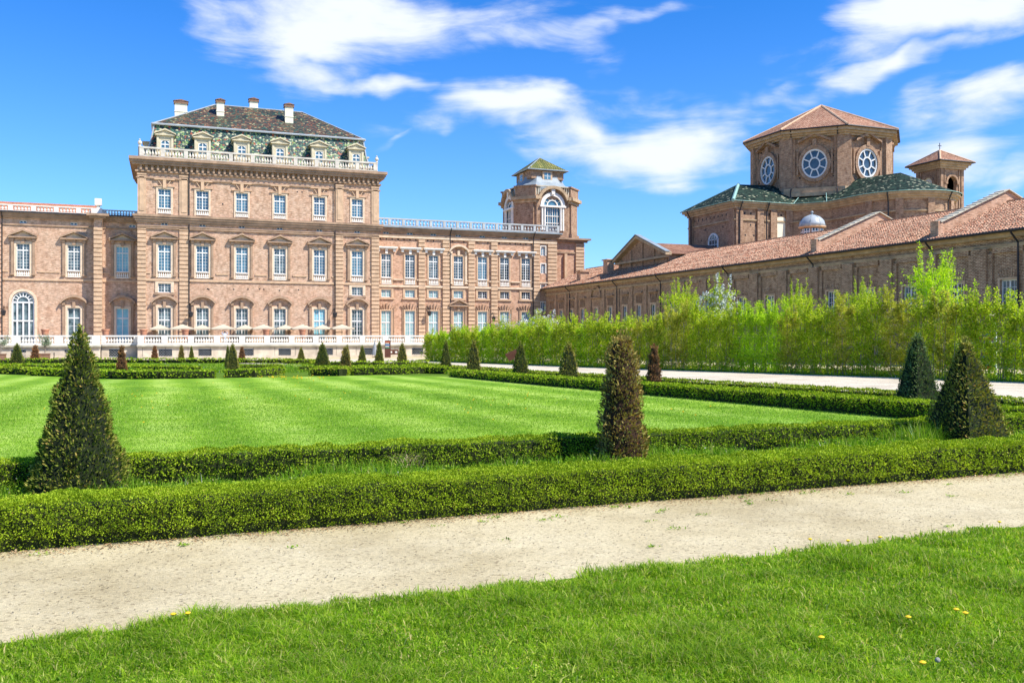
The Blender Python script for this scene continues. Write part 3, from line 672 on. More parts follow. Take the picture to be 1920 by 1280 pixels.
def side_wing_left():
    Y = 142.2; ref = 140; z = lambda py: Zf(ref, py, Y); x1 = PX0; x0 = Xf(43.3, Y)-30
    R = thing('palace_wing', 'two-storey brick palace wing left of the pavilion, with a large arched doorway and red roof', 'palace wing', ((x0+x1)/2, Y, TF)); fr = Fr(0, Y, 0, 0)
    zt = z(406.5); W = 1.66; r2 = (z(507.5), z(459.5)); r1 = (TF, z(577))
    cs = [Xf(43.3, Y), Xf(138.8, Y), Xf(229.6, Y)]; ex = [cs[0]-7.9*k for k in (1, 2, 3)]; holes = []
    for c in ex: holes += [(c-W/2, c+W/2, r2[0], r2[1]), (c-W/2, c+W/2, r1[0], r1[1])]
    for i, c in enumerate(cs):
        holes.append((c-W/2, c+W/2, r2[0], r2[1]))
        if i: holes.append((c-W/2, c+W/2, r1[0], r1[1]))
    cA = cs[0]; wa = (Xf(64.3, Y)-Xf(21, Y))/2; zsp = z(566.5); ztop = zsp+wa
    holes.append((cA-wa, cA+wa, TF, ztop))
    for c in (Xf(43.3, Y), Xf(138.5, Y), Xf(248, Y)): holes.append((c-.45, c+.45, z(422.5), z(417)))
    m = MB(fr); wall_panel(m, x0, x1, TF, zt, holes)
    pts = arc(cA-wa, cA+wa, zsp, wa, 12)
    for (ax, az), (bx, bz) in zip(pts[:-1], pts[1:]): m.prism([(ax, az), (bx, bz), (bx, ztop), (ax, ztop)], .0, .5)
    m.fr = ID; m.box(x0, x1, Y+.5, Y+14, TF, zt)
    m.build('wall', 'brick', R)
    for i, c in enumerate(cs+ex):
        place_window(R, fr, c, r2[0], 'l2', W, r2[1]-r2[0], 4, 8, (r2[1]-r2[0])*.74, 'blind_cyan' if i == 2 else 'glass_grey', 'ped', 0, .28, z(508.5)-z(521))
        if i: place_window(R, fr, c, r1[0], 'l1', W, r1[1]-r1[0], 2, 2, (r1[1]-r1[0])*.72, 'blind_cyan' if i == 2 else 'glass_grey', 'archped', 0, .28)
    for c in (Xf(43.3, Y), Xf(138.5, Y), Xf(248, Y)): place_window(R, fr, c, z(422.5), 'lf', .9, z(417)-z(422.5), 2, 1, None, 'glass_dark')
    # arched door window
    m = MB(); h1 = zsp-TF
    for xx in (-wa+.1, -wa*.52, 0, wa*.52, wa-.1): m.box(xx-.1, xx+.1, .12, .26, 0, h1)
    for zz in (.1, h1*.55, h1*.98): m.box(-wa, wa, .1, .24, zz-.1, zz+.1)
    for k in range(9):
        a = math.pi*k/8; m.prism([(math.cos(a)*wa*.55-.06*math.sin(a), h1+math.sin(a)*wa*.55+.06*math.cos(a)), (math.cos(a)*wa*.55+.06*math.sin(a), h1+math.sin(a)*wa*.55-.06*math.cos(a)),
                                   (math.cos(a)*wa*.97+.06*math.sin(a), h1+math.sin(a)*wa*.97-.06*math.cos(a)), (math.cos(a)*wa*.97-.06*math.sin(a), h1+math.sin(a)*wa*.97+.06*math.cos(a))], .1, .24)
    for r_ in (.55, .96):
        o_ = arc(-wa*r_, wa*r_, h1, wa*r_, 12); i_ = arc(-wa*(r_-.09), wa*(r_-.09), h1, wa*(r_-.09), 12)
        for k in range(12): m.prism([i_[k], i_[k+1], o_[k+1], o_[k]], .09, .25)
    d = link('window', m.mesh('window', 'white_paint'), R, (cA-R.location.x, 0, 0))
    m = MB(); m.box(-wa, wa, .28, .3, 0, h1); m.prism([(x, zz) for x, zz in arc(-wa, wa, h1, wa, 12)][::-1], .28, .3); link('pane', m.mesh('pane', 'glass_grey'), d)
    m = MB(); o_ = arc(-wa-.35, wa+.35, h1, wa+.35, 12); i_ = arc(-wa, wa, h1, wa, 12)
    for k in range(12): m.prism([i_[k], i_[k+1], o_[k+1], o_[k]], -.1, .02)
    m.box(-wa-.35, -wa, -.1, .02, 0, h1); m.box(wa, wa+.35, -.1, .02, 0, h1); link('surround', m.mesh('surround', 'trim_pale'), d)
    # projecting pier
    pa, pb = Xf(176, Y-1.4), Xf(191.5, Y-1.4); m = MB(); m.box(pa, pb, Y-1.4, Y-.001, TF, zt-.01); m.build('pier', 'brick', R)
    m = MB(Fr(0, Y-1.4, 0)); quoins(m, pa-.02, pb+.02, TF, z(427)); m.build('quoins', 'trim', R); m = MB(fr); quoins(m, Xf(-12, Y), Xf(5, Y), TF, z(427)); m.build('quoins', 'trim', R)
    m = MB(fr)
    for a, b in ((x0, pa), (pb, x1)):
        m.box(a, b, -.15, 0, z(525.5)-.14, z(525.5)+.14)
    zi = z(511)
    for a, b in ((x0, cs[0]-1.8), (cs[0]+1.8, cs[1]-1.8), (cs[1]+1.8, pa), (pb, cs[2]-1.8)): m.box(a, b, -.1, 0, zi-.1, zi+.1)
    m.build('string_course', 'trim', R)
    m = MB(fr); cornice(m, x0, x1, zt+.35, [(-.3, 0, .75), (-.6, -.31, .5), (-.85, -.61, .3)], None)
    m.box(x0, x1, -.14, 0, z(425)-.1, z(425)+.1)
    m.fr = Fr(0, Y-1.4, 0); cornice(m, pa, pb, zt+.36, [(-.3, 0, .9), (-.6, -.31, .55)], True)
    m.fr = fr; m.mi = 1; m.box(x0, x1, -.86, -.755, zt+.2, zt+.4)
    m.build('roof_cornice', ['cornice', 'iron'], R)
    m = MB(); zb = zt+.36; hb = Zf(100, 386.5, Y)-zb
    xs = Xf(190, Y); balustrade(m, (x0, Y+.1), (xs-.1, Y+.1), zb, hb, .36, 2.9, .3, 8, .6); balustrade(m, (xs+.1, Y+.7), (x1, Y+.7), zb, hb*.92, .36, 4, .3, 8, .4)
    m.box(xs-1.3, xs+.1, Y-.3, Y+.5, zb+.002, zb+hb-.02)
    m.lathe(xs-.4, Y+.1, [(.3, zb+hb), (.2, zb+hb+.25), (.34, zb+hb+.4)], 8); m.box(xs-.85, xs+.05, Y-.3, Y+.5, zb+hb+.4, zb+hb+1.35)
    m.build('roof_balustrade', 'stone_white', R)
    m = MB(); xe = Xf(186, Y+3); zr = Zf(0, 377.5, Y+4.5)
    m.quad((x0, Y+1, zb-.1), (xe+.4, Y+1, zb-.1), (xe-.3, Y+6, zr+.2), (x0, Y+6, zr+.2)); m.quad((xe+.4, Y+1, zb-.1), (xe+.4, Y+12, zb-.1), (xe-.3, Y+6, zr+.2)); m.quad((xe+.4, Y+12, zb-.1), (x0, Y+12, zb-.1), (x0, Y+6, zr+.2), (xe-.3, Y+6, zr+.2))
    m.build('roof', 'tile_orange', R)
    m = MB(); drain(m, fr, Xf(4.5, Y), TF, zt-.2, .25); m.build('drainpipe', 'iron', R)
side_wing_left()

YW = 141.0
def side_wing_right():
    Y = YW; ref = 724; z = lambda py: Zf(ref, py, Y); x0 = PX1; x1 = Xf(1043.4, Y)
    R = thing('palace_wing', 'long reddish brick palace wing right of the pavilion, with banded pilasters and white roof balustrade', 'palace wing', ((x0+x1)/2, Y, TF)); fr = Fr(0, Y, 0, 0)
    zt = z(428); W = 1.62; r2 = (z(520), z(475.7)); r1 = (TF, z(582)); rm = (z(557), z(542.5)); rf = (z(438.6), z(433.6))
    px = (724.2, 768.7, 812.8, 859.4, 904.6, 946.1, 986); cs = [Xf(p, Y) for p in px]; holes = []
    for c in cs:
        for a, b in (r2, r1, rm): holes.append((c-W/2, c+W/2, a, b))
        holes.append((c-.5, c+.5, rf[0], rf[1]))
    co = Xf(1018.3, Y); ov = []
    for pa, pb in ((351, 424), (490, 567), (652, 697), (795, 862)):
        a = Zf(1018, 380+pb/4.265, Y); b = Zf(1018, 380+pa/4.265, Y); ov.append((a, b)); holes.append((co-.4, co+.4, a, b))
    holes.append((co-.5, co+.5, rf[0], rf[1]))
    m = MB(fr); wall_panel(m, x0, x1, TF-1.9, zt, holes)
    for a, b in ov:              # round the tops
        for s in (-1, 1): m.prism([(co+s*.4, b), (co+s*.4, b-.45), (co+s*.28, b-.18), (co+s*.08, b)][::(-1 if s > 0 else 1)], .0, .5)
    m.fr = ID; m.box(x0, x1, Y+.5, Y+13, TF-1.9, zt); m.fr = fr; m.mi = 1
    for p in px:
        c = Xf(p, Y)
        for k in range(-2, 3):
            if random.random() < .7: m.box(c+k*.95-.1, c+k*.95+.1, -.012, 0, z(448)-.12, z(448)+.12)
    m.build('wall', ['brick_red', 'dark'], R)
    g2 = ['glass_grey', 'glass_dark', 'glass_grey', 'glass_dark', 'glass_blue', 'glass_dark', 'glass_dark']; gm = ['blind_teal', 'blind_teal', 'blind_teal', 'blind_teal', 'glass_dark', 'glass_dark', 'glass_dark']
    for i, c in enumerate(cs):
        k = 'archped' if i == 3 else 'hood'
        place_window(R, fr, c, r2[0], 'r2'+k, W, r2[1]-r2[0], 4, 8, (r2[1]-r2[0])*.72, g2[i], k, 0, .24, z(521.2)-z(533.6), ('trim', 'stone_white' if k == 'hood' else 'trim_pale'))
        k = 'ped' if i == 3 else 'fan'
        place_window(R, fr, c, r1[0], 'r1'+k, W, r1[1]-r1[0], 4, 8, (r1[1]-r1[0])*.64, 'blind_teal', k, 0, .2, 0, ('trim', 'cornice'))
        place_window(R, fr, c, rm[0], 'rm', W, rm[1]-rm[0], 4, 3, None, gm[i], 'sill', 0, .34, 0, ('trim', 'trim'))
        place_window(R, fr, c, rf[0], 'rf', 1.0, rf[1]-rf[0], 2, 1, None, 'glass_dark')
    for a, b in ov: place_window(R, fr, co, a, 'ro%.1f' % (b-a), .8, b-a, 2, 4, None, 'glass_blue', 'plain', 0, .14, 0, ('stone_white', 'stone_white'))
    for a, b in ((784.4, 796.6), (829.4, 842), (877.5, 889.5), (920.3, 932), (999.6, 1011), (1026.5, 1043.2)): m = MB(fr); quoins(m, Xf(a, Y), Xf(b, Y), TF-1.9, z(446), .32); m.build('quoins', 'trim', R)
    m = MB(fr); zz = z(536); m.box(x0, x1, -.26, 0, zz-.16, zz+.16); m.box(x0, x1, -.2, 0, z(529.5)-.01-.08, z(529.5)+.08) if False else None
    e = [x0]+[v for c in cs for v in (c-W/2-.3, c+W/2+.3)]+[x1]
    for a, b in zip(e[::2], e[1::2]):
        if b-a > .2: m.box(a, b, -.25, 0, z(523.5)-.1, z(523.5)+.1)
    m.box(x0, x1, -.28, 0, z(445.5), z(442)); m.build('string_course', 'trim_pale', R)
    m = MB(fr); cornice(m, x0+.3, x1, zt+.3, [(-.3, 0, .75), (-.62, -.31, .5), (-.85, -.63, .3)], 'R'); m.box(x0, x1, -.3, 0, z(441.5)+.01, z(439.9))
    m.mi = 1; m.box(x0+.3, x1+.75, -.86, -.755, zt+.12, zt+.34)
    m.build('roof_cornice', ['cornice', 'lead'], R)
    m = MB(); zb = zt+.3; hb = Zf(724, 408.3, Y)-zb; balustrade(m, (x0+.1, Y+.1), (x1+.5, Y+.1), zb, hb, .42, 2.25, .3, 8, .42); balustrade(m, (x1+.5, Y+.5), (x1+.5, Y+4.5), zb, hb, .42, 2.25, .3, 8, .42)
    m.build('roof_balustrade', 'grey_stone', R)
    for p in (843.2, 999): m = MB(); drain(m, fr, Xf(p, Y), TF-1.8, zt-.2, .3); m.build('drainpipe', 'iron', R)
    return x1
WX1 = side_wing_right()

def palace_tower():
    Yf = 148.0; tx, ty = 64.3, 155.0
    R = thing('corner_tower', 'brick belvedere tower with tall arched windows and lead bell roof behind the wing', 'tower', (tx, ty, TF-1.9))
    z = lambda py: Zf(1029, py, Yf+1)
    zb = z(450)
    m = MB(); hw = 6.3; m.box(WX1-2, tx+hw-.6, Yf, ty+hw, TF-1.9, zb); m.fr = Fr(0, Yf, 0); m.mi = 0
    m.build('base_wall', 'brick_red', R)
    m = MB(Fr(0, Yf, 0)); cornice(m, WX1-2, tx+hw-.6, zb+.3, [(-.3, 0, 1.0), (-.7, -.31, .5)], 'R'); m.box(WX1-2, tx+hw-.6, -.2, 0, zb-2.4, zb-2.1)
    m.fr = ID; m.box(tx+hw-.6, tx+hw+.4, Yf+.003, ty+hw, zb+.002, zb+.298); m.build('base_cornice', 'cornice', R)
    m = MB(Fr(0, Yf, 0)); quoins(m, tx+hw-2.3, tx+hw-.62, TF-1.9, zb-.6, .3); m.box(tx+hw-4.6, tx+hw-4.1, -.5, 0, TF, zb-2.5); m.build('quoins', 'trim', R)
    # octagonal body: square with cut corners, arched windows on the four long sides
    a = 6.0; c = 2.9; z0 = zb+.3; z1 = z(372)
    faces = []
    pl = [(-a+c, -a), (a-c, -a), (a, -a+c), (a, a-c), (a-c, a), (-a+c, a), (-a, a-c), (-a, -a+c)]
    pl = [(tx+x, ty+y) for x, y in pl]
    wm = MB(); ww = 2.15; zs = z(388); zw0 = z(432); ztop = zs+ww
    for k in range(8):
        p, q = pl[k], pl[(k+1) % 8]; L_ = math.hypot(q[0]-p[0], q[1]-p[1]); ang = math.atan2(q[1]-p[1], q[0]-p[0]); wm.fr = Fr(p[0], p[1], 0, ang)
        if k % 2 == 0:
            mx = L_/2; wall_panel(wm, 0, L_, z0, z1, [(mx-ww, mx+ww, zw0, ztop)], .5)
            pts = arc(mx-ww, mx+ww, zs, ww, 12)
            for (ax, az), (bx, bz) in zip(pts[:-1], pts[1:]): wm.prism([(ax, az), (bx, bz), (bx, ztop), (ax, ztop)], .0, .5)
        else:
            wm.quad((0, 0, z0), (L_, 0, z0), (L_, 0, z1), (0, 0, z1)); wm.box(L_*.12, L_*.88, -.35, 0, z0+.01, z1); wm.box(L_*.02, L_*.98, -.6, -.01, z0, z0+.9)
    wm.fr = ID; wm.vprism([(tx+(x-tx)*.86, ty+(y-ty)*.86) for x, y in pl], z0, z1-.05)
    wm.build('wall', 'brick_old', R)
    for k in (0, 6, 2):
        p, q = pl[k], pl[(k+1) % 8]; L_ = math.hypot(q[0]-p[0], q[1]-p[1]); ang = math.atan2(q[1]-p[1], q[0]-p[0]); fr = Fr(p[0], p[1], 0, ang); c0 = fr((L_/2, 0, zw0)); hs = zs-zw0
        m = MB()
        for xx in (-ww*.42, 0, ww*.42): m.box(xx-.05, xx+.05, .1, .22, 0, hs)
        for xx in (-ww*.72, ww*.72): m.lathe(xx, -.05, [(.24, 0), (.2, .3), (.18, hs-.4), (.26, hs-.2), (.26, hs-.05)], 10)
        for xx in (-ww+.12, ww-.12): m.box(xx-.14, xx+.14, -.2, .2, 0, hs-.05)
        for q_ in (.03, .3, .6): m.box(-ww*.6, ww*.6, .08, .2, hs*q_, hs*q_+.13)
        for s in (-.21, .21): m.box(s*ww-.025, s*ww+.025, .12, .2, 0, hs)
        m.box(-ww-.35, ww+.35, -.35, .25, hs-.05, hs+.25)
        for r0, r1 in ((.80, 1.1), (.42, .5)):
            o_ = arc(-ww*r1, ww*r1, hs+.25, ww*r1, 14); i_ = arc(-ww*r0, ww*r0, hs+.25, ww*r0, 14)
            for j in range(14): m.prism([i_[j], i_[j+1], o_[j+1], o_[j]], -.15 if r0 > .6 else .1, .24)
        for j in range(1, 6):
            t = math.pi*j/6; cc, ss = math.cos(t)*ww, math.sin(t)*ww; nx_, nz_ = -math.sin(t)*.04, math.cos(t)*.04
            m.prism([(cc*.48-nx_, hs+.25+ss*.48-nz_), (cc*.82-nx_, hs+.25+ss*.82-nz_), (cc*.82+nx_, hs+.25+ss*.82+nz_), (cc*.48+nx_, hs+.25+ss*.48+nz_)], .12, .22)
        m.prism([(-.25, hs+ww+.05), (.25, hs+ww+.05), (.4, hs+ww+1.1), (-.4, hs+ww+1.1)], -.4, .1)
        w = link('window', m.mesh('window', 'stone_white'), R, (c0[0]-tx, c0[1]-ty, c0[2]-R.location.z), ang)
        m = MB(); m.box(-ww, ww, .28, .31, 0, hs+.02); m.prism(arc(-ww, ww, hs, ww, 12)[::-1], .28, .31); link('pane', m.mesh('pane', 'glass_blue'), w)
    # cornice bending over the arches + parapet
    m = MB(); zc = z1; ar = ww+.75
    for k in range(8):
        p, q = pl[k], pl[(k+1) % 8]; L_ = math.hypot(q[0]-p[0], q[1]-p[1]); ang = math.atan2(q[1]-p[1], q[0]-p[0]); m.fr = Fr(p[0], p[1], 0, ang); mx = L_/2
        if k % 2 == 0:
            for s0, s1 in ((-.35, mx-ar), (mx+ar, L_+.35)): m.box(s0, s1, -.7, .2, zc-.3+.002*k, zc+.25); 
            o_ = arc(mx-ar-.1, mx+ar+.1, zc-.1, 2.3, 14); i_ = arc(mx-ar+.35, mx+ar-.35, zc-.35, 2.05, 14)
            for j in range(14): m.prism([i_[j], i_[j+1], o_[j+1], o_[j]], -.65, .3)
        else: m.box(-.3, L_+.3, -.95, .2, zc-.28, zc+.27); m.box(-.1, L_+.1, -.5, .2, zc-.8, zc-.3)
    m.build('arched_cornice', 'cornice_old', R)
    m = MB(); zp0, zp1 = zc+.2, z(348)
    for k in range(8):
        p, q = pl[k], pl[(k+1) % 8]; L_ = math.hypot(q[0]-p[0], q[1]-p[1]); ang = math.atan2(q[1]-p[1], q[0]-p[0]); m.fr = Fr(p[0], p[1], 0, ang)
        if k % 2:
            m.mi = 0; m.box(.1, L_-.1, -.4, 1.2, zp0, zp1-.25); m.box(-.1, L_+.1, -.6, 1.4, zp1-.25, zp1)
        else:
            m.mi = 0; mx = L_/2; pts = arc(mx-ar, mx+ar, zc-.1, 2.1, 12); m.prism(pts[::-1], .1, .7)
            m.mi = 1
            for s in (-1, 1):
                for j in range(3): m.lathe(mx+s*(ar-.5+j*.36), .15, [(.1, zp0), (.15, zp0+.5), (.08, zp1-.5), (.12, zp1-.25)], 6)
            m.box(-.1, L_+.1, -.1, .4, zp1-.22, zp1-.03)
    m.build('parapet', ['brick_old', 'stone_dirty'], R)
    m = MB(); prof = [(4.9, zp0), (4.9, z(350)), (4.5, z(345)), (3.9, z(338)), (3.5, z(329)), (3.45, z(326))]
    def ring(r, zz, cut=.42): cc = r*cut; return [(tx-r+cc, ty-r, zz), (tx+r-cc, ty-r, zz), (tx+r, ty-r+cc, zz), (tx+r, ty+r-cc, zz), (tx+r-cc, ty+r, zz), (tx-r+cc, ty+r, zz), (tx-r, ty+r-cc, zz), (tx-r, ty-r+cc, zz)]
    for (r0, a0), (r1, a1) in zip(prof[:-1], prof[1:]):
        A_, B_ = ring(r0, a0), ring(r1, a1)
        for k in range(8): m.quad(A_[k], A_[(k+1) % 8], B_[(k+1) % 8], B_[k])
    m.build('bell_roof', 'lead', R)
    h = 3.45; zl0, zl1 = z(331), z(313); m = MB(); m.vprism([(x, y) for x, y, _ in ring(h, 0, .12)], zl0, zl1); m.build('lantern_wall', 'brick_old', R)
    for fr, rz in ((Fr(tx, ty-h, 0, 0), 0), (Fr(tx-h, ty, 0, -math.pi/2), -math.pi/2)):
        m = MB(); m.box(-.95, .95, -.22, .0, z(334), z(317)); 
        c0 = fr((0, 0, 0)); w = link('window', m.mesh('window', 'trim'), R, (c0[0]-tx, c0[1]-ty, -R.location.z), rz)
        m = MB(); m.box(-.62, .62, -.25, -.225, z(332), z(320)); link('pane', m.mesh('pane', 'glass_blue'), w)
        m = MB(); m.box(-.05, .05, -.27, -.23, z(332), z(320)); m.box(-.62, .62, -.27, -.23, z(326)-.04, z(326)+.04); link('frame', m.mesh('frame', 'white_paint'), w)
    m = MB(); e = h+.55; ap = (tx, ty, Zf(1009, 295.5, ty)); ze = zl1-.15; q = [(tx-e, ty-e, ze), (tx+e, ty-e, ze), (tx+e, ty+e, ze), (tx-e, ty+e, ze)]
    for k in range(4): m.quad(q[k], q[(k+1) % 4], ap)
    m.quad(*q[::-1]); m.build('roof', 'tile_moss', R)
    m = MB()
    for k in range(4): m.tube([q[k], q[(k+1) % 4]], .12, 6)
    m.tube([q[0], ap], .1, 6); m.tube([q[3], ap], .1, 6); m.build('gutter', 'lead', R)
palace_tower()
# ------------------------------------------------------------------ terrace
def terrace():
    R = thing('terrace', 'long stone terrace with white balustrade and barred basement windows below the palace', 'terrace', (10, 130, GB))
    YT = 130.0; zt = TF; zb = GB
    xa, xb, xc, xd = Xf(43, YT)-30, Xf(188, YT), Xf(258, YT), Xf(1000, YT); Yr = YT+2.2
    gr = [Xf(p, YT) for p in (34.7, 134.5, 310, 384.5, 463, 534, 613, 688, 783)]; gl = Xf(217.5, Yr)
    top = zt-.02; m = MB(Fr(0, YT, 0)); gw = .85; g0, g1 = Zf(310, 669.5, YT), Zf(310, 654, YT)
    door = (Xf(728, YT), Xf(747, YT), zb, Zf(738, 655, YT))
    wall_panel(m, xa, xb, zb-.3, top, [(c-gw, c+gw, g0, g1) for c in gr if c < xb], .4); wall_panel(m, xc, xd, zb-.3, top, [(c-gw, c+gw, g0, g1) for c in gr if c > xc]+[(door[0], door[1], zb, door[3])], .4)
    m.fr = Fr(0, Yr, 0); wall_panel(m, xb, xc, zb-.3, top, [(gl-gw, gl+gw, g0, g1)], .4); m.fr = ID
    m.quad((xb, YT, zb-.3), (xb, Yr, zb-.3), (xb, Yr, top), (xb, YT, top)); m.quad((xc, Yr, zb-.3), (xc, YT, zb-.3), (xc, YT, top), (xc, Yr, top))
    m.box(xa, xb, YT+.4, 141, zb-.3, top-.004); m.box(xc, xd, YT+.4, 141, zb-.3, top-.004); m.box(xb+.002, xc-.002, Yr+.4, 141.9, zb-.3, top-.004)
    for a, b in ((xa, xb), (xc, xd)): m.box(a, b, YT-.1, YT, zb-.3, zb+.35)
    m.mi = 1                      # paving slabs joints and plinth pads
    x = xc+.6
    while x < xd: m.box(x-.02, x+.02, YT-.006, YT, zb+.35, top-.3); x += 2.85
    m.build('wall', ['stone_base', 'dark'], R)
    m = MB()
    for a, b, y in ((xa, xb+.1, YT), (xc-.1, xd, YT)): m.box(a, b, y-.3, y+.35, top-.22, top); 
    m.box(xb+.1, xc-.1, Yr-.3, Yr+.35, top-.21, top-.01); m.box(xa, xb+.05, YT-.18, YT+.3, top-.36, top-.222); m.box(xc-.05, xd, YT-.18, YT+.3, top-.36, top-.222)
    m.build('ledge', 'stone_dirty', R)
    h = Zf(308, 628.5, YT)-top
    m = MB(); balustrade(m, (xa, YT), (xb, YT), top+.002, h, .33, 4.6, .32, 10, 1.0); balustrade(m, (xb, Yr), (xc, Yr), top+.002, h, .33, 4.6, .32, 10, .5)
    balustrade(m, (xc, YT), (xd, YT), top+.002, h, .33, 3.3, .32, 10, .8); balustrade(m, (xc, YT+.3), (xc, Yr), top+.003, h-.01, .33, 4, .3, 8, .3, False)
    m.build('balustrade', 'stone_white', R)
    for i, c in enumerate(gr+[gl]):
        y = Yr if c == gl else YT; m = MB(Fr(c, y, 0)); n = 5; hh = g1-g0
        m.box(-gw, gw, .0, .04, g0, g0+.06); m.box(-gw, gw, .0, .04, g1-.06, g1)
        for k in range(-3, 8):
            for s in (-1, 1):
                xx = -gw+k*.34; p = []
                a0 = (xx, g0) if s > 0 else (xx, g1); a1 = (xx+hh, g1) if s > 0 else (xx+hh, g0)
                t0 = max(0, (-gw-a0[0])/hh); t1 = min(1, (gw-a0[0])/hh)
                if t1 > t0: m.tube([(a0[0]+hh*t0, .03, a0[1]+(a1[1]-a0[1])*t0), (a0[0]+hh*t1, .03, a0[1]+(a1[1]-a0[1])*t1)], .016, 4)
        g = m.build('window_grille', 'stone_white' if False else 'lead_pale', R)
        m = MB(Fr(c, y, 0)); m.box(-gw, gw, .3, .34, g0, g1); off = R.matrix_world.translation; link('pane', m.mesh('pane', 'dark', off), g)
    m = MB(Fr(0, YT, 0)); a, b, _, dt = door; mid = (a+b)/2
    for s0, s1 in ((a+.02, mid-.02), (mid+.02, b-.02)): m.box(s0, s1, .05, .12, zb, dt-.25); m.mi = 1; m.box(s0+.18, s1-.15, .03, .05, zb+.9, dt-.5); m.mi = 0
    m.box(a, b, .02, .3, dt-.25, dt); m.build('door', ['brown_paint', 'stone_white'], R)
    return YT, top
YT, TTOP = terrace()
# ------------------------------------------------------------------ things on the terrace
def mesh_once(key, fn):
    if key not in CACHE: CACHE[key] = fn()
    return CACHE[key]
def parasol_mesh():
    c = MB(); n = 4; R_ = 1.62
    q = [(-R_, -R_, 0), (R_, -R_, 0), (R_, R_, 0), (-R_, R_, 0)]
    k = 6; pts = {}
    def P_(i, j): x = -R_+2*R_*i/k; y = -R_+2*R_*j/k; d = max(abs(x), abs(y))/R_; s = min(abs(x), abs(y))/R_; return (x*(1-.02*(1-s)), y*(1-.02*(1-s)), .55*(1-d)**1.1)
    for i in range(k):
        for j in range(k): c.add([P_(i, j), P_(i+1, j), P_(i+1, j+1), P_(i, j+1)], [(0, 1, 2, 3)])
    for i in range(k):
        for e in ((0, 1), (k, -1)):
            for ax in (0, 1):
                a, b = (P_(i, e[0]), P_(i+1, e[0])) if ax == 0 else (P_(e[0], i), P_(e[0], i+1)); c.add([a, b, (b[0], b[1], b[2]-.2), (a[0], a[1], a[2]-.2)], [(0, 1, 2, 3)])
    p = MB(); p.tube([(0, 0, -2.5), (0, 0, .6)], .03, 8); p.lathe(0, 0, [(.3, -2.5), (.3, -2.4), (.05, -2.38)], 10)
    for sx in (-1, 1):
        for sy in (-1, 1): p.tube([(0, 0, .45), (sx*1.5, sy*1.5, .02)], .012, 4)
    return c.mesh('canopy', 'canvas'), p.mesh('pole', 'wood')
pm = parasol_mesh()
for i, p in enumerate((300, 342, 379, 418, 460, 494, 535, 567, 605, 641)):
    big = i % 2 == 1; Y = 134.6 if big else 136.4; zc_ = Zf(p, 608.5 if big else 609, Y)
    r = thing('parasol', f'white canvas parasol over the terrace, {ORD[i]} of ten counted from the left', 'parasol', (Xf(p, Y), Y, TTOP+.0), 0, 'white parasols on the terrace')
    for nm, me in zip(('canopy', 'pole'), pm): o = link(nm, me, r, (0, 0, zc_-.5-TTOP)); o.scale = (1, 1, 1) if big else (.82, .82, 1)
def pot_mesh():
    m = MB(); m.lathe(0, 0, [(.2, 0), (.24, .1), (.16, .2), (.36, .75), (.46, 1.15), (.44, 1.22), (.55, 1.3), (.55, 1.42), (.4, 1.42), (.38, 1.2)], 14); m.smooth = True; return m.mesh('terracotta_pot', 'terracotta')
pots = [(84.5, 'on the terrace right of the arched doorway'), (198, 'in front of the shaded bay beside the pier'), (269, 'before the left corner of the tall pavilion'), (347.5, 'under the second parasol, before the ladder-like quoins'),
        (499, 'in shade between the fifth and sixth ground floor bays'), (567, 'under the eighth parasol')]
for p, l in pots:
    Y = 133.0; o = link('terracotta_pot', mesh_once('pot', pot_mesh), None, (Xf(p, Y), Y, TTOP)); zt_ = Zf(p, 617, Y)-TTOP; o.scale = (.95, .95, zt_/1.42)
    tag(o, 'large terracotta urn '+l, 'urn', 'terracotta urns along the terrace')
def lantern(px, py, Y, l):
    x = Xf(px, Y); z_ = Zf(px, py, Y); R = thing('wall_lantern', l, 'lantern', (x, Y, z_), 0, 'iron lanterns on the palace front')
    m = MB(); m.tube([(0, 0, .7), (0, -.5, .95), (0, -1.0, .75), (0, -1.0, .35)], .04, 6); m.tube([(0, 0, .2), (0, -.5, .95)], .025, 5); link('bracket', m.mesh('bracket', 'iron'), R)
    m = MB(); m.lathe(0, -1.0, [(.12, -.45), (.22, -.4), (.34, .15), (.38, .2), (.1, .38)], 6); link('lamp_body', m.mesh('lamp_body', 'iron'), R)
lantern(8.5, 586, 142.2, 'iron wall lantern left of the arched doorway')
lantern(357.5, 589, 138, 'iron wall lantern beside the left drainpipe of the pavilion')
lantern(626, 590, 138, 'iron wall lantern beside the right drainpipe of the pavilion')
lantern(802, 587, 141, 'iron wall lantern between the second and third windows of the red wing')
lantern(922, 597, 141, 'iron wall lantern on the red wing just above the hedge')
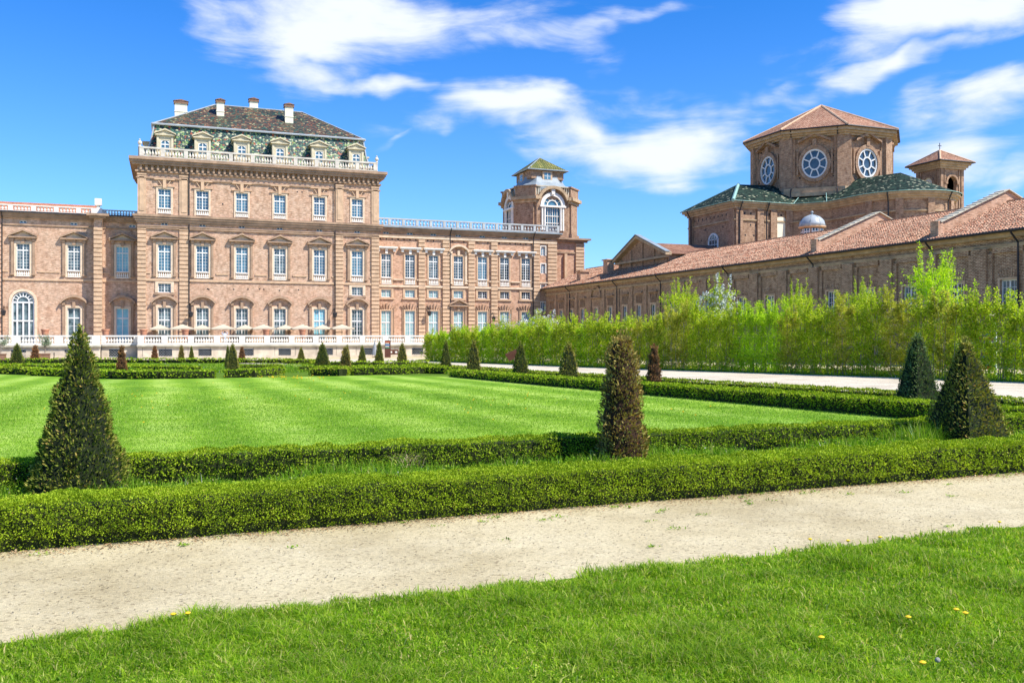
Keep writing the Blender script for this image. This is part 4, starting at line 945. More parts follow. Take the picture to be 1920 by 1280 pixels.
def person(px, Y):
    x = Xf(px, Y); R = thing('person', 'person in a pale shirt standing at the balustrade with arms raised to the head', 'person', (x, Y, TTOP))
    me = bpy.data.meshes.new('body')
    P = {'pel': (0, 0, .95), 'sp': (0, 0, 1.15), 'ch': (0, 0, 1.38), 'nk': (0, 0, 1.52), 'hd': (0, -.01, 1.64), 'hd2': (0, -.01, 1.74),
         'hl': (-.1, 0, .9), 'kl': (-.11, -.02, .5), 'al': (-.12, 0, .08), 'fl': (-.13, -.14, .04), 'hr': (.1, 0, .9), 'kr': (.11, -.02, .5), 'ar': (.12, 0, .08), 'fr': (.13, -.14, .04),
         'sl': (-.19, 0, 1.44), 'el': (-.42, -.05, 1.5), 'wl': (-.28, -.1, 1.72), 'tl': (-.18, -.11, 1.78), 'sr': (.19, 0, 1.44), 'er': (.42, -.05, 1.5), 'wr': (.28, -.1, 1.72), 'tr': (.18, -.11, 1.78)}
    rad = dict(pel=.15, sp=.14, ch=.16, nk=.06, hd=.095, hd2=.08, hl=.1, kl=.07, al=.045, fl=.04, hr=.1, kr=.07, ar=.045, fr=.04, sl=.07, el=.05, wl=.035, tl=.03, sr=.07, er=.05, wr=.035, tr=.03)
    ks = list(P); E = ['pel-sp', 'sp-ch', 'ch-nk', 'nk-hd', 'hd-hd2', 'pel-hl', 'hl-kl', 'kl-al', 'al-fl', 'pel-hr', 'hr-kr', 'kr-ar', 'ar-fr', 'ch-sl', 'sl-el', 'el-wl', 'wl-tl', 'ch-sr', 'sr-er', 'er-wr', 'wr-tr']
    me.from_pydata([P[k] for k in ks], [tuple(ks.index(a) for a in e.split('-')) for e in E], [])
    o = link('body', me, R); me.materials.append(MATS['cloth_blue']); md = o.modifiers.new('Skin', 'SKIN')
    if not me.skin_vertices: 
        bpy.context.view_layer.objects.active = o
    for k, s in zip(ks, me.skin_vertices[0].data if me.skin_vertices else []): s.radius = (rad[k], rad[k]*.8)
    o.modifiers.new('Sub', 'SUBSURF').levels = 1; o.modifiers[-1].render_levels = 1
    m = MB(); m.lathe(0, -.01, [(.105, 1.66), (.115, 1.72), (.09, 1.8), (.03, 1.84)], 10); link('hair', m.mesh('hair', 'hair'), R)
person(421.5, 131.0)
# ================================================================== GALLERY WING (right)
XG = 59.5
def gallery():
    y0, y1 = 30.0, 140.8; D = 15.0; R = thing('gallery_wing', 'long low brick gallery with tiled roof running toward the palace', 'gallery', (XG, 90, gz(90)))
    fr = Fr(XG, 0, 0, -math.pi/2)          # local x = -Y, outward = -X
    ze = Zx(1500, 481, XG)-.05; zb = gz(120)-.3
    ws = [50.8-9.8, 50.8-4.9, 50.8, 55.7, 60.6, 65.5, 70.3, 75.1, 79.9, 84.9, 89.8, 94.7, 99.6]; wf = [104.5, 108.4, 112.4, 116.9, 121.4, 126.2, 130.3, 134.3, 138.0]
    ztop = Zx(1225, 570, XG); holes = []
    for y in ws: holes.append((-y-.75, -y+.75, ztop-2.6, ztop+.1))
    for y in wf: holes.append((-y-.6, -y+.6, ztop-2.2, ztop))
    m = MB(fr); wall_panel(m, -y1, -y0, zb, ze, holes); m.fr = ID; m.box(XG+.5, XG+D, y0, y1, zb, ze-.02)
    m.fr = fr; m.mi = 1
    rnd = random.Random(5)
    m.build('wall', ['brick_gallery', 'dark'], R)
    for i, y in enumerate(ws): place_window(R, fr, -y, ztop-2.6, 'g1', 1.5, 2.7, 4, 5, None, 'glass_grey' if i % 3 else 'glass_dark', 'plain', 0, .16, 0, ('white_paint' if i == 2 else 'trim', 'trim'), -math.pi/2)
    for i, y in enumerate(wf): place_window(R, fr, -y, ztop-2.2, 'g2', 1.2, 2.2, 2, 4, None, 'glass_grey' if i % 2 else 'glass_dark', 'plain', 0, .2, 0, ('trim', 'trim'), -math.pi/2)
    m = MB(fr)                              # pilasters, panels, arches over windows, dressings
    for k, y in enumerate(ws[:-1]):
        yy = (y+ws[k+1])/2; m.box(-yy-.7, -yy+.7, -.38, 0, zb, ze-1.201)
        m.box(-yy-1.1, -yy-.701, -.2, 0, zb, ze-1.6); m.box(-yy+.701, -yy+1.1, -.2, 0, zb, ze-1.6); m.box(-y-1.35, -y+1.35, -.2, 0, ze-1.6, ze-1.201)
    m.box(-102.3, -y0, -.12, 0, ze-1.6, ze-1.25) if False else None
    for y in ws:
        for j in range(-4, 5):
            t = j*.13; m.prism([(-y+j*.2-.07, ztop+.28), (-y+j*.2+.07, ztop+.28), (-y+j*.27+.09, ztop+.95-abs(j)*.05), (-y+j*.27-.09, ztop+.95-abs(j)*.05)], -.035-.01*(j % 2), 0)
    for k, y in enumerate(wf):
        if y != 121.4:
            m.box(-y-1.15, -y+1.15, -.3, 0, ztop+1.55, ztop+1.75)
            for j in range(-2, 3): m.prism([(-y+j*.3-.06, ztop+.3), (-y+j*.3+.06, ztop+.3), (-y+j*.4+.08, ztop+1.35), (-y+j*.4-.08, ztop+1.35)], -.12, 0)
        else:
            o_ = arc(-y-1.9, -y+1.9, ztop+1.6, 1.7, 12); i_ = arc(-y-1.5, -y+1.5, ztop+1.6, 1.4, 12)
            for j in range(12): m.prism([i_[j], i_[j+1], o_[j+1], o_[j]], -.3, 0)
            m.box(-y-1.9, -y+1.9, -.3, 0, ztop+1.4, ztop+1.599)
        yy = y+2.1
        if yy < 139: m.box(-yy-.45, -yy+.45, -.16, 0, zb, ze-1.2)
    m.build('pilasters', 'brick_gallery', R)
    m = MB(fr); m.box(-y1, -y0, -.22, 0, ze-1.2, ze-.95); m.box(-y1, -y0, -.4, 0, ze-.5, ze-.2); m.box(-y1, -y0, -.65, 0, ze-.2, ze+.02); m.build('eave_cornice', 'cornice_old', R)
    zr = ze+3.45; xr = XG+7.5; xe = XG-.85; zl = ze+.0
    m = MB(); th = .1
    m.quad((xe, y1, zl), (xe, y0, zl), (xr, y0, zr), (xr, y1, zr)); m.quad((xr, y1, zr), (xr, y0, zr), (XG+D+.8, y0, zl), (XG+D+.8, y1, zl))
    m.quad((xe, y0, zl), (XG+D+.8, y0, zl), (xr, y0, zr)); m.quad((XG+D+.8, y1, zl), (xe, y1, zl), (xr, y1, zr))
    y = y0; s = (zr-zl)/(xr-xe); jr = random.Random(2)      # rows of half-round tiles, each overlapping the one below
    while y < y1:
        near = y < 84; st = .29 if near else .42; n_ = 17 if near else 5; pts = []; rs = []
        for k in range(n_):
            for q, rr_ in ((k/n_, 1.0), ((k+.97)/n_, .72)):
                xx = xe-.06+(xr-xe+.05)*q; pts.append((xx, y+jr.uniform(-.012, .012), zl+.02+(xx-xe)*s+(0 if rr_ == 1 else -.012))); rs.append((.105 if near else .15)*rr_)
        m.tube(pts, rs, 5); y += st
    m.build('roof', 'tile_gallery', R)
    m = MB(); m.tube([(xr, y0, zr+.03), (xr, y1, zr+.03)], .14, 6); m.build('ridge_tiles', 'tile_red', R)
    m = MB(); m.tube([(xe-.12, y0, zl-.08), (xe-.12, y1, zl-.08)], .10, 6); m.box(xe-.05, XG, y0, y1, zl-.16, zl-.06); m.build('gutter', 'iron', R)
    for p in (1070, 1159, 1241, 1368, 1528, 1752, 1913):
        y = Yx(p, XG); m = MB(); drain(m, fr, -y, zb, ze-.55, .22); m.build('drainpipe', 'iron', R)
    for p, xe_ in ((1757, 0), (1530, 0)):   # fire parapets across the roof
        y = Yx(p, XG); m = MB(); a = (xe+.8, zl+.8*s); hh = 1.05
        m.add([(a[0], y-.3, a[1]), (xr, y-.3, zr), (xr, y-.3, zr+hh), (a[0], y-.3, a[1]+hh), (a[0], y+.3, a[1]), (xr, y+.3, zr), (xr, y+.3, zr+hh), (a[0], y+.3, a[1]+hh)],
              [(0, 1, 2, 3), (7, 6, 5, 4), (0, 3, 7, 4), (1, 5, 6, 2), (3, 2, 6, 7)])
        b = (XG+D, zl+.8*s); m.add([(xr, y-.3, zr), (b[0], y-.3, b[1]), (b[0], y-.3, b[1]+hh), (xr, y-.3, zr+hh), (xr, y+.3, zr), (b[0], y+.3, b[1]), (b[0], y+.3, b[1]+hh), (xr, y+.3, zr+hh)],
              [(0, 1, 2, 3), (7, 6, 5, 4), (1, 5, 6, 2), (3, 2, 6, 7)])
        m.box(a[0]-.25, a[0]+.25, y-.42, y+.42, a[1]-.3, a[1]+hh+.15)
        pp = m.build('fire_parapet', 'brick_red', R)
        m = MB(); n = 12
        for k in range(n):
            q0, q1 = k/n, (k+.97)/n; X0, X1 = a[0]+(xr-a[0])*q0, a[0]+(xr-a[0])*q1; Z0, Z1 = a[1]+hh+(zr-a[1])*q0, a[1]+hh+(zr-a[1])*q1
            m.add([(X0, y-.5, Z0), (X1, y-.5, Z1), (X1, y+.5, Z1), (X0, y+.5, Z0), (X0, y-.5, Z0+.16), (X1, y-.5, Z1+.09), (X1, y+.5, Z1+.09), (X0, y+.5, Z0+.16)], [(0, 3, 2, 1), (4, 5, 6, 7), (0, 1, 5, 4), (1, 2, 6, 5), (2, 3, 7, 6), (3, 0, 4, 7)])
            X0, X1 = xr+(b[0]-xr)*q0, xr+(b[0]-xr)*q1; Z0, Z1 = zr+hh+(b[1]-zr)*q0, zr+hh+(b[1]-zr)*q1
            m.add([(X0, y-.5, Z0), (X1, y-.5, Z1), (X1, y+.5, Z1), (X0, y+.5, Z0), (X0, y-.5, Z0+.09), (X1, y-.5, Z1+.09), (X1, y+.5, Z1+.09), (X0, y+.5, Z0+.09)], [(0, 3, 2, 1), (4, 5, 6, 7), (0, 1, 5, 4), (1, 2, 6, 5), (2, 3, 7, 6), (3, 0, 4, 7)])
        off = R.matrix_world.translation; link('coping', m.mesh('coping', 'stone_dirty', off), pp)
    for p, py, w_ in ((1093, 512, .75), (1141, 505, .55)):     # small roof vents
        X = XG+1.6+ (1.5 if p > 1100 else 0); y = Yx(p, X); zz = zl+(X-xe)*s
        m = MB(); m.box(X-w_, X+w_, y-.7, y+.7, zz-.5, zz+1.1+(p-1093)/60); m.box(X-w_-.2, X+w_+.2, y-.9, y+.9, zz+1.1+(p-1093)/60, zz+1.25+(p-1093)/60); m.build('roof_vent', 'brick_red', R)
    # pedimented cross gable
    Xp = 63.6; ya, yb = Yx(1254, Xp), Yx(1160, Xp); ym = Yx(1197, Xp); za = Zx(1258, 474, Xp); zap = Zx(1197, 449, Xp); zf = zl+(Xp-xe)*s-.6
    ym = (ya+yb)/2+.6
    m = MB(); m.add([(Xp, yb, zf), (Xp, ya, zf), (Xp, ya, za), (Xp, ym, zap), (Xp, yb, za), (Xp+14, yb, zf), (Xp+14, ya, zf), (Xp+14, ya, za), (Xp+14, ym, zap), (Xp+14, yb, za)], [(0, 1, 2, 3, 4), (0, 5, 6, 1), (1, 6, 7, 2), (0, 4, 9, 5), (5, 9, 8, 7, 6)])
    for k in range(5):
        y = ya+.6+(yb-ya-1.2)*k/4; zt_ = za+(zap-za)*(1-abs(y-ym)/((yb-ya)/2+.6)); m.box(Xp-.16, Xp, y-.3, y+.3, zf, max(zf+1, zt_-.5))
    g = m.build('gable_wall', 'brick_old', R); off = R.matrix_world.translation
    m = MB(); m.box(Xp-.5, Xp, ya-.2, yb+.2, za-.55, za-.25)
    for y_a, z_a, y_b, z_b in ((yb+.5, za-.25, ym, zap+.1), (ya-.5, za-.25, ym, zap+.1)):
        m.add([(Xp-.8, y_a, z_a), (Xp-.8, y_b, z_b), (Xp-.8, y_b, z_b+.36), (Xp-.8, y_a, z_a+.36), (Xp+.2, y_a, z_a), (Xp+.2, y_b, z_b), (Xp+.2, y_b, z_b+.36), (Xp+.2, y_a, z_a+.36)],
              [(0, 1, 2, 3), (7, 6, 5, 4), (3, 2, 6, 7), (0, 4, 5, 1), (0, 3, 7, 4)])
    link('pediment', m.mesh('pediment', 'cornice_old', off), g)
    m = MB(); zr2 = zap-.5
    m.quad((Xp+.2, ya-.6, za-.1), (80, ya-.6, za-.1), (80, ym, zr2), (Xp+.2, ym, zr2)); m.quad((80, yb+.6, za-.1), (Xp+.2, yb+.6, za-.1), (Xp+.2, ym, zr2), (80, ym, zr2)); link('gable_roof', m.mesh('gable_roof', 'tile_red_shaded', off), g)
    m = MB()
    for y_a in (yb+.55, ya-.55):
        z0_ = za+.18
        m.add([(Xp-.9, y_a, z0_), (Xp-.9, ym, zap+.56), (Xp-.1, ym, zap+.56), (Xp-.1, y_a, z0_), (Xp-.9, y_a, z0_+.1), (Xp-.9, ym, zap+.66), (Xp-.1, ym, zap+.66), (Xp-.1, y_a, z0_+.1)], [(0, 1, 2, 3), (7, 6, 5, 4), (0, 4, 5, 1), (3, 2, 6, 7), (0, 3, 7, 4)])
    link('coping', m.mesh('coping', 'lead', off), g)
gallery()
# ================================================================== CHURCH
def church():
    cx, cy = 96.0, 116.0; R = thing('church', 'brick church with octagonal drum, oval spoked windows and green tiled arms', 'church', (cx, cy, gz(116)))
    ze = 19.2+H; zb = gz(116); zr = 22.9+H; off = (cx, cy, zb); a = 9.8
    # lower body: cross of four arms, the near arm round-ended
    m = MB(); ax = cx-75.8; hw = 6.1
    ap = [(cx-hw-.6, 107)]; r = 6.8; cya = 99.5
    near = [(cx+r*math.cos(t), cya+r*math.sin(t)) for t in [math.pi+math.pi*k/16 for k in range(17)]]
    plan = [(cx-ax, cy+hw), (cx-ax, cy-hw), (85.6, cy-hw), (89.2, 105.8)]+near+[(cx+6.8, 105.8), (cx+10.4, cy-hw), (cx+ax, cy-hw), (cx+ax, cy+hw), (cx+10.4, cy+hw), (cx+6.8, cy+10.2), (cx+6.8, cy+19), (cx-6.8, cy+19), (cx-6.8, cy+10.2), (85.6, cy+hw)]
    m.vprism(plan, zb, ze); m.mi = 1; rp = random.Random(6)
    for fr_, L_ in ((Fr(75.8, 122.1, 0, -math.pi/2), 12), (Fr(75.8, 109.9, 0, 0), 9.5)):
        m.fr = fr_
        for q in range(26): xx = .6+(L_-1.2)*rp.random(); zz_ = ze-3.2-rp.randrange(6)*1.5; m.box(xx-.11, xx+.11, -.012, .0, zz_-.12, zz_+.12)  # flat dark patches paint the shade of putlog holes
        xx = .6
        while xx < L_: m.box(xx-.12, xx+.12, -.013, .0, ze-1.75, ze-1.4); xx += 1.05
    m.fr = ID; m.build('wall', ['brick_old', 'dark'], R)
    m = MB()                       # cornice following the plan
    def offset(pl, o):
        out = []; n = len(pl)
        for i in range(n):
            p0, p1, p2 = pl[i-1], pl[i], pl[(i+1) % n]; d1 = Vector((p1[0]-p0[0], p1[1]-p0[1])).normalized(); d2 = Vector((p2[0]-p1[0], p2[1]-p1[1])).normalized()
            n1 = Vector((d1.y, -d1.x)); n2 = Vector((d2.y, -d2.x)); b = (n1+n2); b = b/max(.3, b.dot(n1)) if b.length > .01 else n1
            out.append((p1[0]+b.x*o, p1[1]+b.y*o))
        return out
    m.vprism(offset(plan, .25), ze-.9, ze-.6); m.vprism(offset(plan, .5), ze-.599, ze-.3); m.vprism(offset(plan, .8), ze-.299, ze+.02)
    m.vprism(offset(plan, .18), ze-2.6, ze-2.4); m.build('eave_cornice', 'cornice_old', R)
    for x, y, an in ((75.8, 110.5, -90), (75.8, 121.3, -90), (76.4, 109.9, 0), (80.0, 109.9, 0), (82.3, 109.9, 0), (85.0, 109.9, 0)):
        m = MB(Fr(x, y, 0, math.radians(an))); m.box(-.55, .55, -.3, 0, zb, ze-.9); m.build('pilaster', 'brick_old', R)
    for k in (1, 4, 7, 10, 13): m = MB(); x, y = near[k]; t = math.pi+math.pi*k/16; m.fr = Fr(x, y, 0, t+math.pi/2); m.box(-.5, .5, -.25, .1, zb, ze-.9); m.build('pilaster', 'brick_old', R)
    # green tiled roofs
    eo = offset(plan, 1.0); zz = ze+.05; m = MB(); pk = (80.6, cy, zr); top = (cx-3, cy, zr+.3)
    e = {i: (eo[i][0], eo[i][1], zz) for i in range(len(eo))}
    m.quad(e[0], e[1], pk)
    m.quad(e[1], e[2], (cx-5, cy-1.5, zr+.1), pk); m.quad(e[0], pk, (cx-5, cy+1.5, zr+.1), (85.6, cy+hw+1, zz))
    m.quad(e[2], e[3], (cx-3, cy-4, zr+.2), (cx-5, cy-1.5, zr+.1))
    pn = (cx, cya, zr)
    m.quad(e[3], e[4], pn, (cx-3, cy-4, zr+.2))
    m.mi = 0
    for k in range(4, 20): m.mi = 0 if k < 13 else 1; m.quad(e[k], e[k+1], pn)
    m.mi = 0; m.quad(e[20], e[21], (cx+3, cy-4, zr+.2), pn); m.quad(pn, (cx+3, cy-4, zr+.2), (cx-3, cy-4, zr+.2)); m.quad(e[21], e[22], e[23], (cx+ax-5, cy, zr), (cx+3, cy-4, zr+.2)); m.quad(e[23], e[24], (cx+ax-5, cy, zr))
    n_ = len(eo); m.quad(e[24], e[25], e[26], e[27], (cx+3, cy+4, zr), (cx+ax-5, cy, zr)); m.quad(e[27], e[28], (cx, cy+14, zr), (cx+3, cy+4, zr)); m.quad(e[28], e[29], (cx-3, cy+4, zr), (cx, cy+14, zr)); 
    m.build('arm_roof', ['tile_green', 'tile_mix'], R)
    m = MB(); m.tube([e[1], pk], .26, 6); m.tube([e[0], pk], .1, 6); m.tube([e[2], (cx-6, cy-4, zr-.5)], .06, 5); m.tube([e[3], (cx-5, cy-7, zr-.6)], .06, 5)
    for k in range(0, 20): m.tube([e[k], e[k+1]], .045, 5)
    m.build('ridge_flashing', 'copper_green', R)
    # drum
    def octo(r, rot=math.pi/8, n=8): rr = r/math.cos(math.pi/8); return [(cx+rr*math.cos(rot+2*math.pi*k/n), cy+rr*math.sin(rot+2*math.pi*k/n)) for k in range(n)]
    z0, z1 = zr-1.5, 30.0+H
    m = MB(); m.vprism(octo(a), z0, z1)
    for k, (x, y) in enumerate(octo(a)): m.fr = Fr(x, y, 0, math.pi/8+2*math.pi*k/8); m.box(-.9, .22, -1.0, 1.0, z0, z1-.6)
    m.fr = ID
    for k in range(8):
        t = 2*math.pi*k/8
        for s in (-1, 1):
            m.fr = Fr(cx+math.cos(t)*a, cy+math.sin(t)*a, 0, t+math.pi/2); m.box(s*3.0-.3, s*3.0+.3, -.16, .3, z0, z1-.6)
    m.mi = 1; rp = random.Random(4)
    for k in range(8):
        t = 2*math.pi*k/8; m.fr = Fr(cx+math.cos(t)*a, cy+math.sin(t)*a, 0, t+math.pi/2)
        for q in range(14):
            xx = rp.choice([-2.7, -2.0, 2.1, 2.7])+rp.uniform(-.1, .1); zz_ = z0+2+rp.randrange(6)*1.0; m.box(xx-.12, xx+.12, -.012, 0, zz_-.13, zz_+.13)  # drum putlog holes, shade painted as flat dark patches
    m.build('drum_wall', ['brick_old', 'dark'], R)
    zb0 = Zf(1527, 357, 109)
    m = MB(); m.vprism(octo(a+.9), zb0-.9, zb0-.35); m.vprism(octo(a+.55), zb0-.349, zb0+.35); m.vprism(octo(a+.45), z1-.75, z1-.45); m.vprism(octo(a+.8), z1-.449, z1-.15); m.vprism(octo(a+1.2), z1-.149, z1+.3)
    m.build('drum_cornice', 'cornice_old', R)
    m = MB(); o = octo(a+1.45); apx = (cx, cy, 36.2+H)
    for k in range(8): p, q = o[k], o[(k+1) % 8]; m.quad((p[0], p[1], z1+.45), (q[0], q[1], z1+.45), apx)
    m.vprism(o, z1+.3, z1+.44); m.build('drum_roof', 'tile_red', R)
    m = MB(); m.smooth = False
    for k in range(8): m.tube([(o[k][0], o[k][1], z1+.5), apx], .17, 6)
    m.build('ridge_tiles', 'terracotta', R) if False else m.build('ridge_tiles', 'trim', R)
    m = MB()
    for k in range(8): m.tube([(o[k][0], o[k][1], z1+.36), (o[(k+1) % 8][0], o[(k+1) % 8][1], z1+.36)], .12, 5)
    m.build('gutter', 'iron', R)
    zc = 25.35+H; rx, rz_ = 1.78, 2.12
    def ell(r, n=28): return [(rx*r*math.cos(2*math.pi*k/n), rz_*r*math.sin(2*math.pi*k/n)) for k in range(n)]
    def ringm(mm, r0, r1, y0, y1, n=28):
        A_, B_ = ell(r0, n), ell(r1, n)
        for k in range(n): k2 = (k+1) % n; mm.prism([A_[k], B_[k], B_[k2], A_[k2]], y0, y1)
    f = MB(); ringm(f, .90, 1.02, -.30, -.05); ringm(f, .36, .46, -.24, -.1)
    for k in range(8):
        t = 2*math.pi*(k+.5)/8; p, q = (rx*.44*math.cos(t), rz_*.44*math.sin(t)), (rx*.92*math.cos(t), rz_*.92*math.sin(t)); d = Vector((q[0]-p[0], q[1]-p[1])).normalized(); nx_, nz_ = -d.y*.085, d.x*.085
        f.prism([(p[0]-nx_, p[1]-nz_), (q[0]-nx_, q[1]-nz_), (q[0]+nx_, q[1]+nz_), (p[0]+nx_, p[1]+nz_)], -.24, -.1)
    gl = MB(); gl.prism(ell(.95), -.08, -.02); su = MB(); ringm(su, 1.02, 1.28, -.42, 0)
    e_ = 2.3
    for s in (-1, 1):
        p = [(0, 4.2), (s*e_, 3.1), (s*e_, 3.4), (0, 4.55)]; su.prism(p if s < 0 else p[::-1], -.75, 0)
        q0 = (s*e_*.62, .2) ; a_, b_ = sorted((s*2.28, s*2.55)); su.box(a_, b_, -.3, 0, -1.6, 2.0)
    su.box(-.28, .28, -.5, 0, 2.5, 3.6)
    mf, mg, ms = f.mesh('window', 'white_paint'), gl.mesh('pane', 'oculus'), su.mesh('surround', 'brick_old')
    for k in range(8):
        t = 2*math.pi*k/8; w = link('window', mf, R, (math.cos(t)*a, math.sin(t)*a, zc-zb), t+math.pi/2); link('pane', mg, w); link('surround', ms, w)
    m = MB()
    for px, tt in ((1487, 0), (1568, 0)):
        t = math.radians(225); ux, uy = -math.sin(t), math.cos(t); L_ = (px-1527.6)/F*134*1.02; x = cx+math.cos(t)*(a+.25)+(-ux)*(-L_) ; 
        x = cx+math.cos(t)*(a+.25)+L_*.7071*1; y = cy+math.sin(t)*(a+.25)-L_*.7071*1
        m.tube([(x-.7, y-.7, z1+.2), (x, y, z1-.9), (x, y, zb0+.5), (x-.8, y-.8, zb0-.2), (x-.8, y-.8, zb0-1.2)], .10, 6)
    m.build('drainpipe', 'iron', R)
    for x, y, dx, dy in ((75.5, 120.9, -1, 0), (80.9, 109.6, 0, -1), (76.3, 109.6, 0, -1)): m = MB(); m.tube([(x+dx*.9, y+dy*.9, ze), (x+dx*.15, y+dy*.15, ze-1.3), (x+dx*.1, y+dy*.1, zb)], .10, 6); m.build('drainpipe', 'iron', R)
    for k in (3, 9): m = MB(); x, y = near[k]; t = math.pi+math.pi*k/16; c_, s_ = math.cos(t), math.sin(t); m.tube([(x+c_*.9, y+s_*.9, ze), (x+c_*.3, y+s_*.3, ze-1.3), (x+c_*.3, y+s_*.3, zb)], .10, 6); m.build('drainpipe', 'iron', R)
    # arched white window of the west arm, and niches
    yw = Yx(1338, 75.8); zt_ = Zx(1338, 437, 75.8); zb_ = Zx(1338, 470, 75.8); loc = (75.8-cx, yw-cy, zb_-zb); hh = zt_-zb_; w_ = 1.15
    m = MB(); o_ = arc(-w_-.2, w_+.2, hh-.95, .95, 10); i_ = arc(-w_+.1, w_-.1, hh-1.1, .85, 10)
    for j in range(10): m.prism([i_[j], i_[j+1], o_[j+1], o_[j]], -.12, .05)
    m.box(-w_-.2, -w_+.1, -.12, .05, 0, hh-.9); m.box(w_-.1, w_+.2, -.12, .05, 0, hh-.9); m.box(-w_, w_, -.12, .05, -.2, .02)
    for xx in (-.35, .35): m.box(xx-.05, xx+.05, -.07, .02, 0, hh-.3)
    for zz_ in (.33, .62): m.box(-w_, w_, -.07, .02, hh*zz_-.05, hh*zz_+.05)
    w = link('window', m.mesh('window', 'white_paint'), R, loc, -math.pi/2); m = MB(); m.prism([(-w_, 0), (w_, 0)]+arc(-w_, w_, hh-1.0, .9, 8)[::-1], -.05, -.02); link('pane', m.mesh('pane', 'glass_dark'), w)
    m = MB(); m.prism([(-1.7, -3.0), (1.7, -3.0)]+arc(-1.7, 1.7, 1.2, 1.4, 8)[::-1], -.05, 0); xn = 83.7
    link('niche', m.mesh('niche', 'plaster'), R, (xn-cx, 109.9-cy, Zf(1460, 440, 109.9)-zb))
church()
def cupola():
    X = 76.0; Y = Yx(1522.5, X); R = thing('small_cupola', 'small metal-domed cupola with white framed windows behind the gallery roof', 'cupola', (X, Y, gz(90)))
    D_ = X*SA+Y*CA; z = lambda py: H+(HY-py)/F*D_; g = gz(90)
    def rg(r, zz): return (r, zz-g)
    m = MB(); m.lathe(0, 0, [rg(1.35, g), rg(1.35, z(428))], 8); link('drum_wall', m.mesh('drum_wall', 'brick_old'), R)
    m = MB()
    for k in range(8): t = 2*math.pi*(k+.5)/8; m.fr = Fr(math.cos(t)*1.27, math.sin(t)*1.27, 0, t+math.pi/2); m.box(-.42, .42, -.04, .1, z(443)-g, z(430)-g)
    link('window', m.mesh('window', 'white_paint'), R)
    m = MB()
    for k in range(8):
        t = 2*math.pi*(k+.5)/8; m.fr = Fr(math.cos(t)*1.27, math.sin(t)*1.27, 0, t+math.pi/2)
        for a in (-.3, .06): 
            for b in (0, 1): zz0 = z(441.5)-g+b*.45; m.box(a, a+.24, -.06, -.041, zz0, zz0+.32)
    link('pane', m.mesh('pane', 'glass_dark'), R)
    m = MB(); m.lathe(0, 0, [rg(1.5, z(428)), rg(1.7, z(426.5)), rg(1.7, z(425))], 16); link('cornice_ring', m.mesh('cornice_ring', 'trim'), R)
    m = MB(); m.smooth = True; m.lathe(0, 0, [rg(1.6*math.cos(math.pi/2*q), z(425)+1.5*math.sin(math.pi/2*q)) for q in (0, .15, .3, .45, .6, .75, .88, .97)], 16); zt_ = z(425)+1.5
    link('dome', m.mesh('dome', 'lead_pale'), R); m = MB()
    for k in range(8):
        t = 2*math.pi*k/8; m.tube([(1.62*math.cos(math.pi/2*q)*math.cos(t), 1.62*math.cos(math.pi/2*q)*math.sin(t), z(425)-g+1.52*math.sin(math.pi/2*q)) for q in (0, .3, .6, .9)], .035, 4)
    m.lathe(0, 0, [rg(.12, zt_-.05), rg(.1, zt_+.15), rg(.2, zt_+.3), rg(.12, zt_+.45), rg(.02, zt_+.5)], 8); link('finial', m.mesh('finial', 'lead'), R)
cupola()
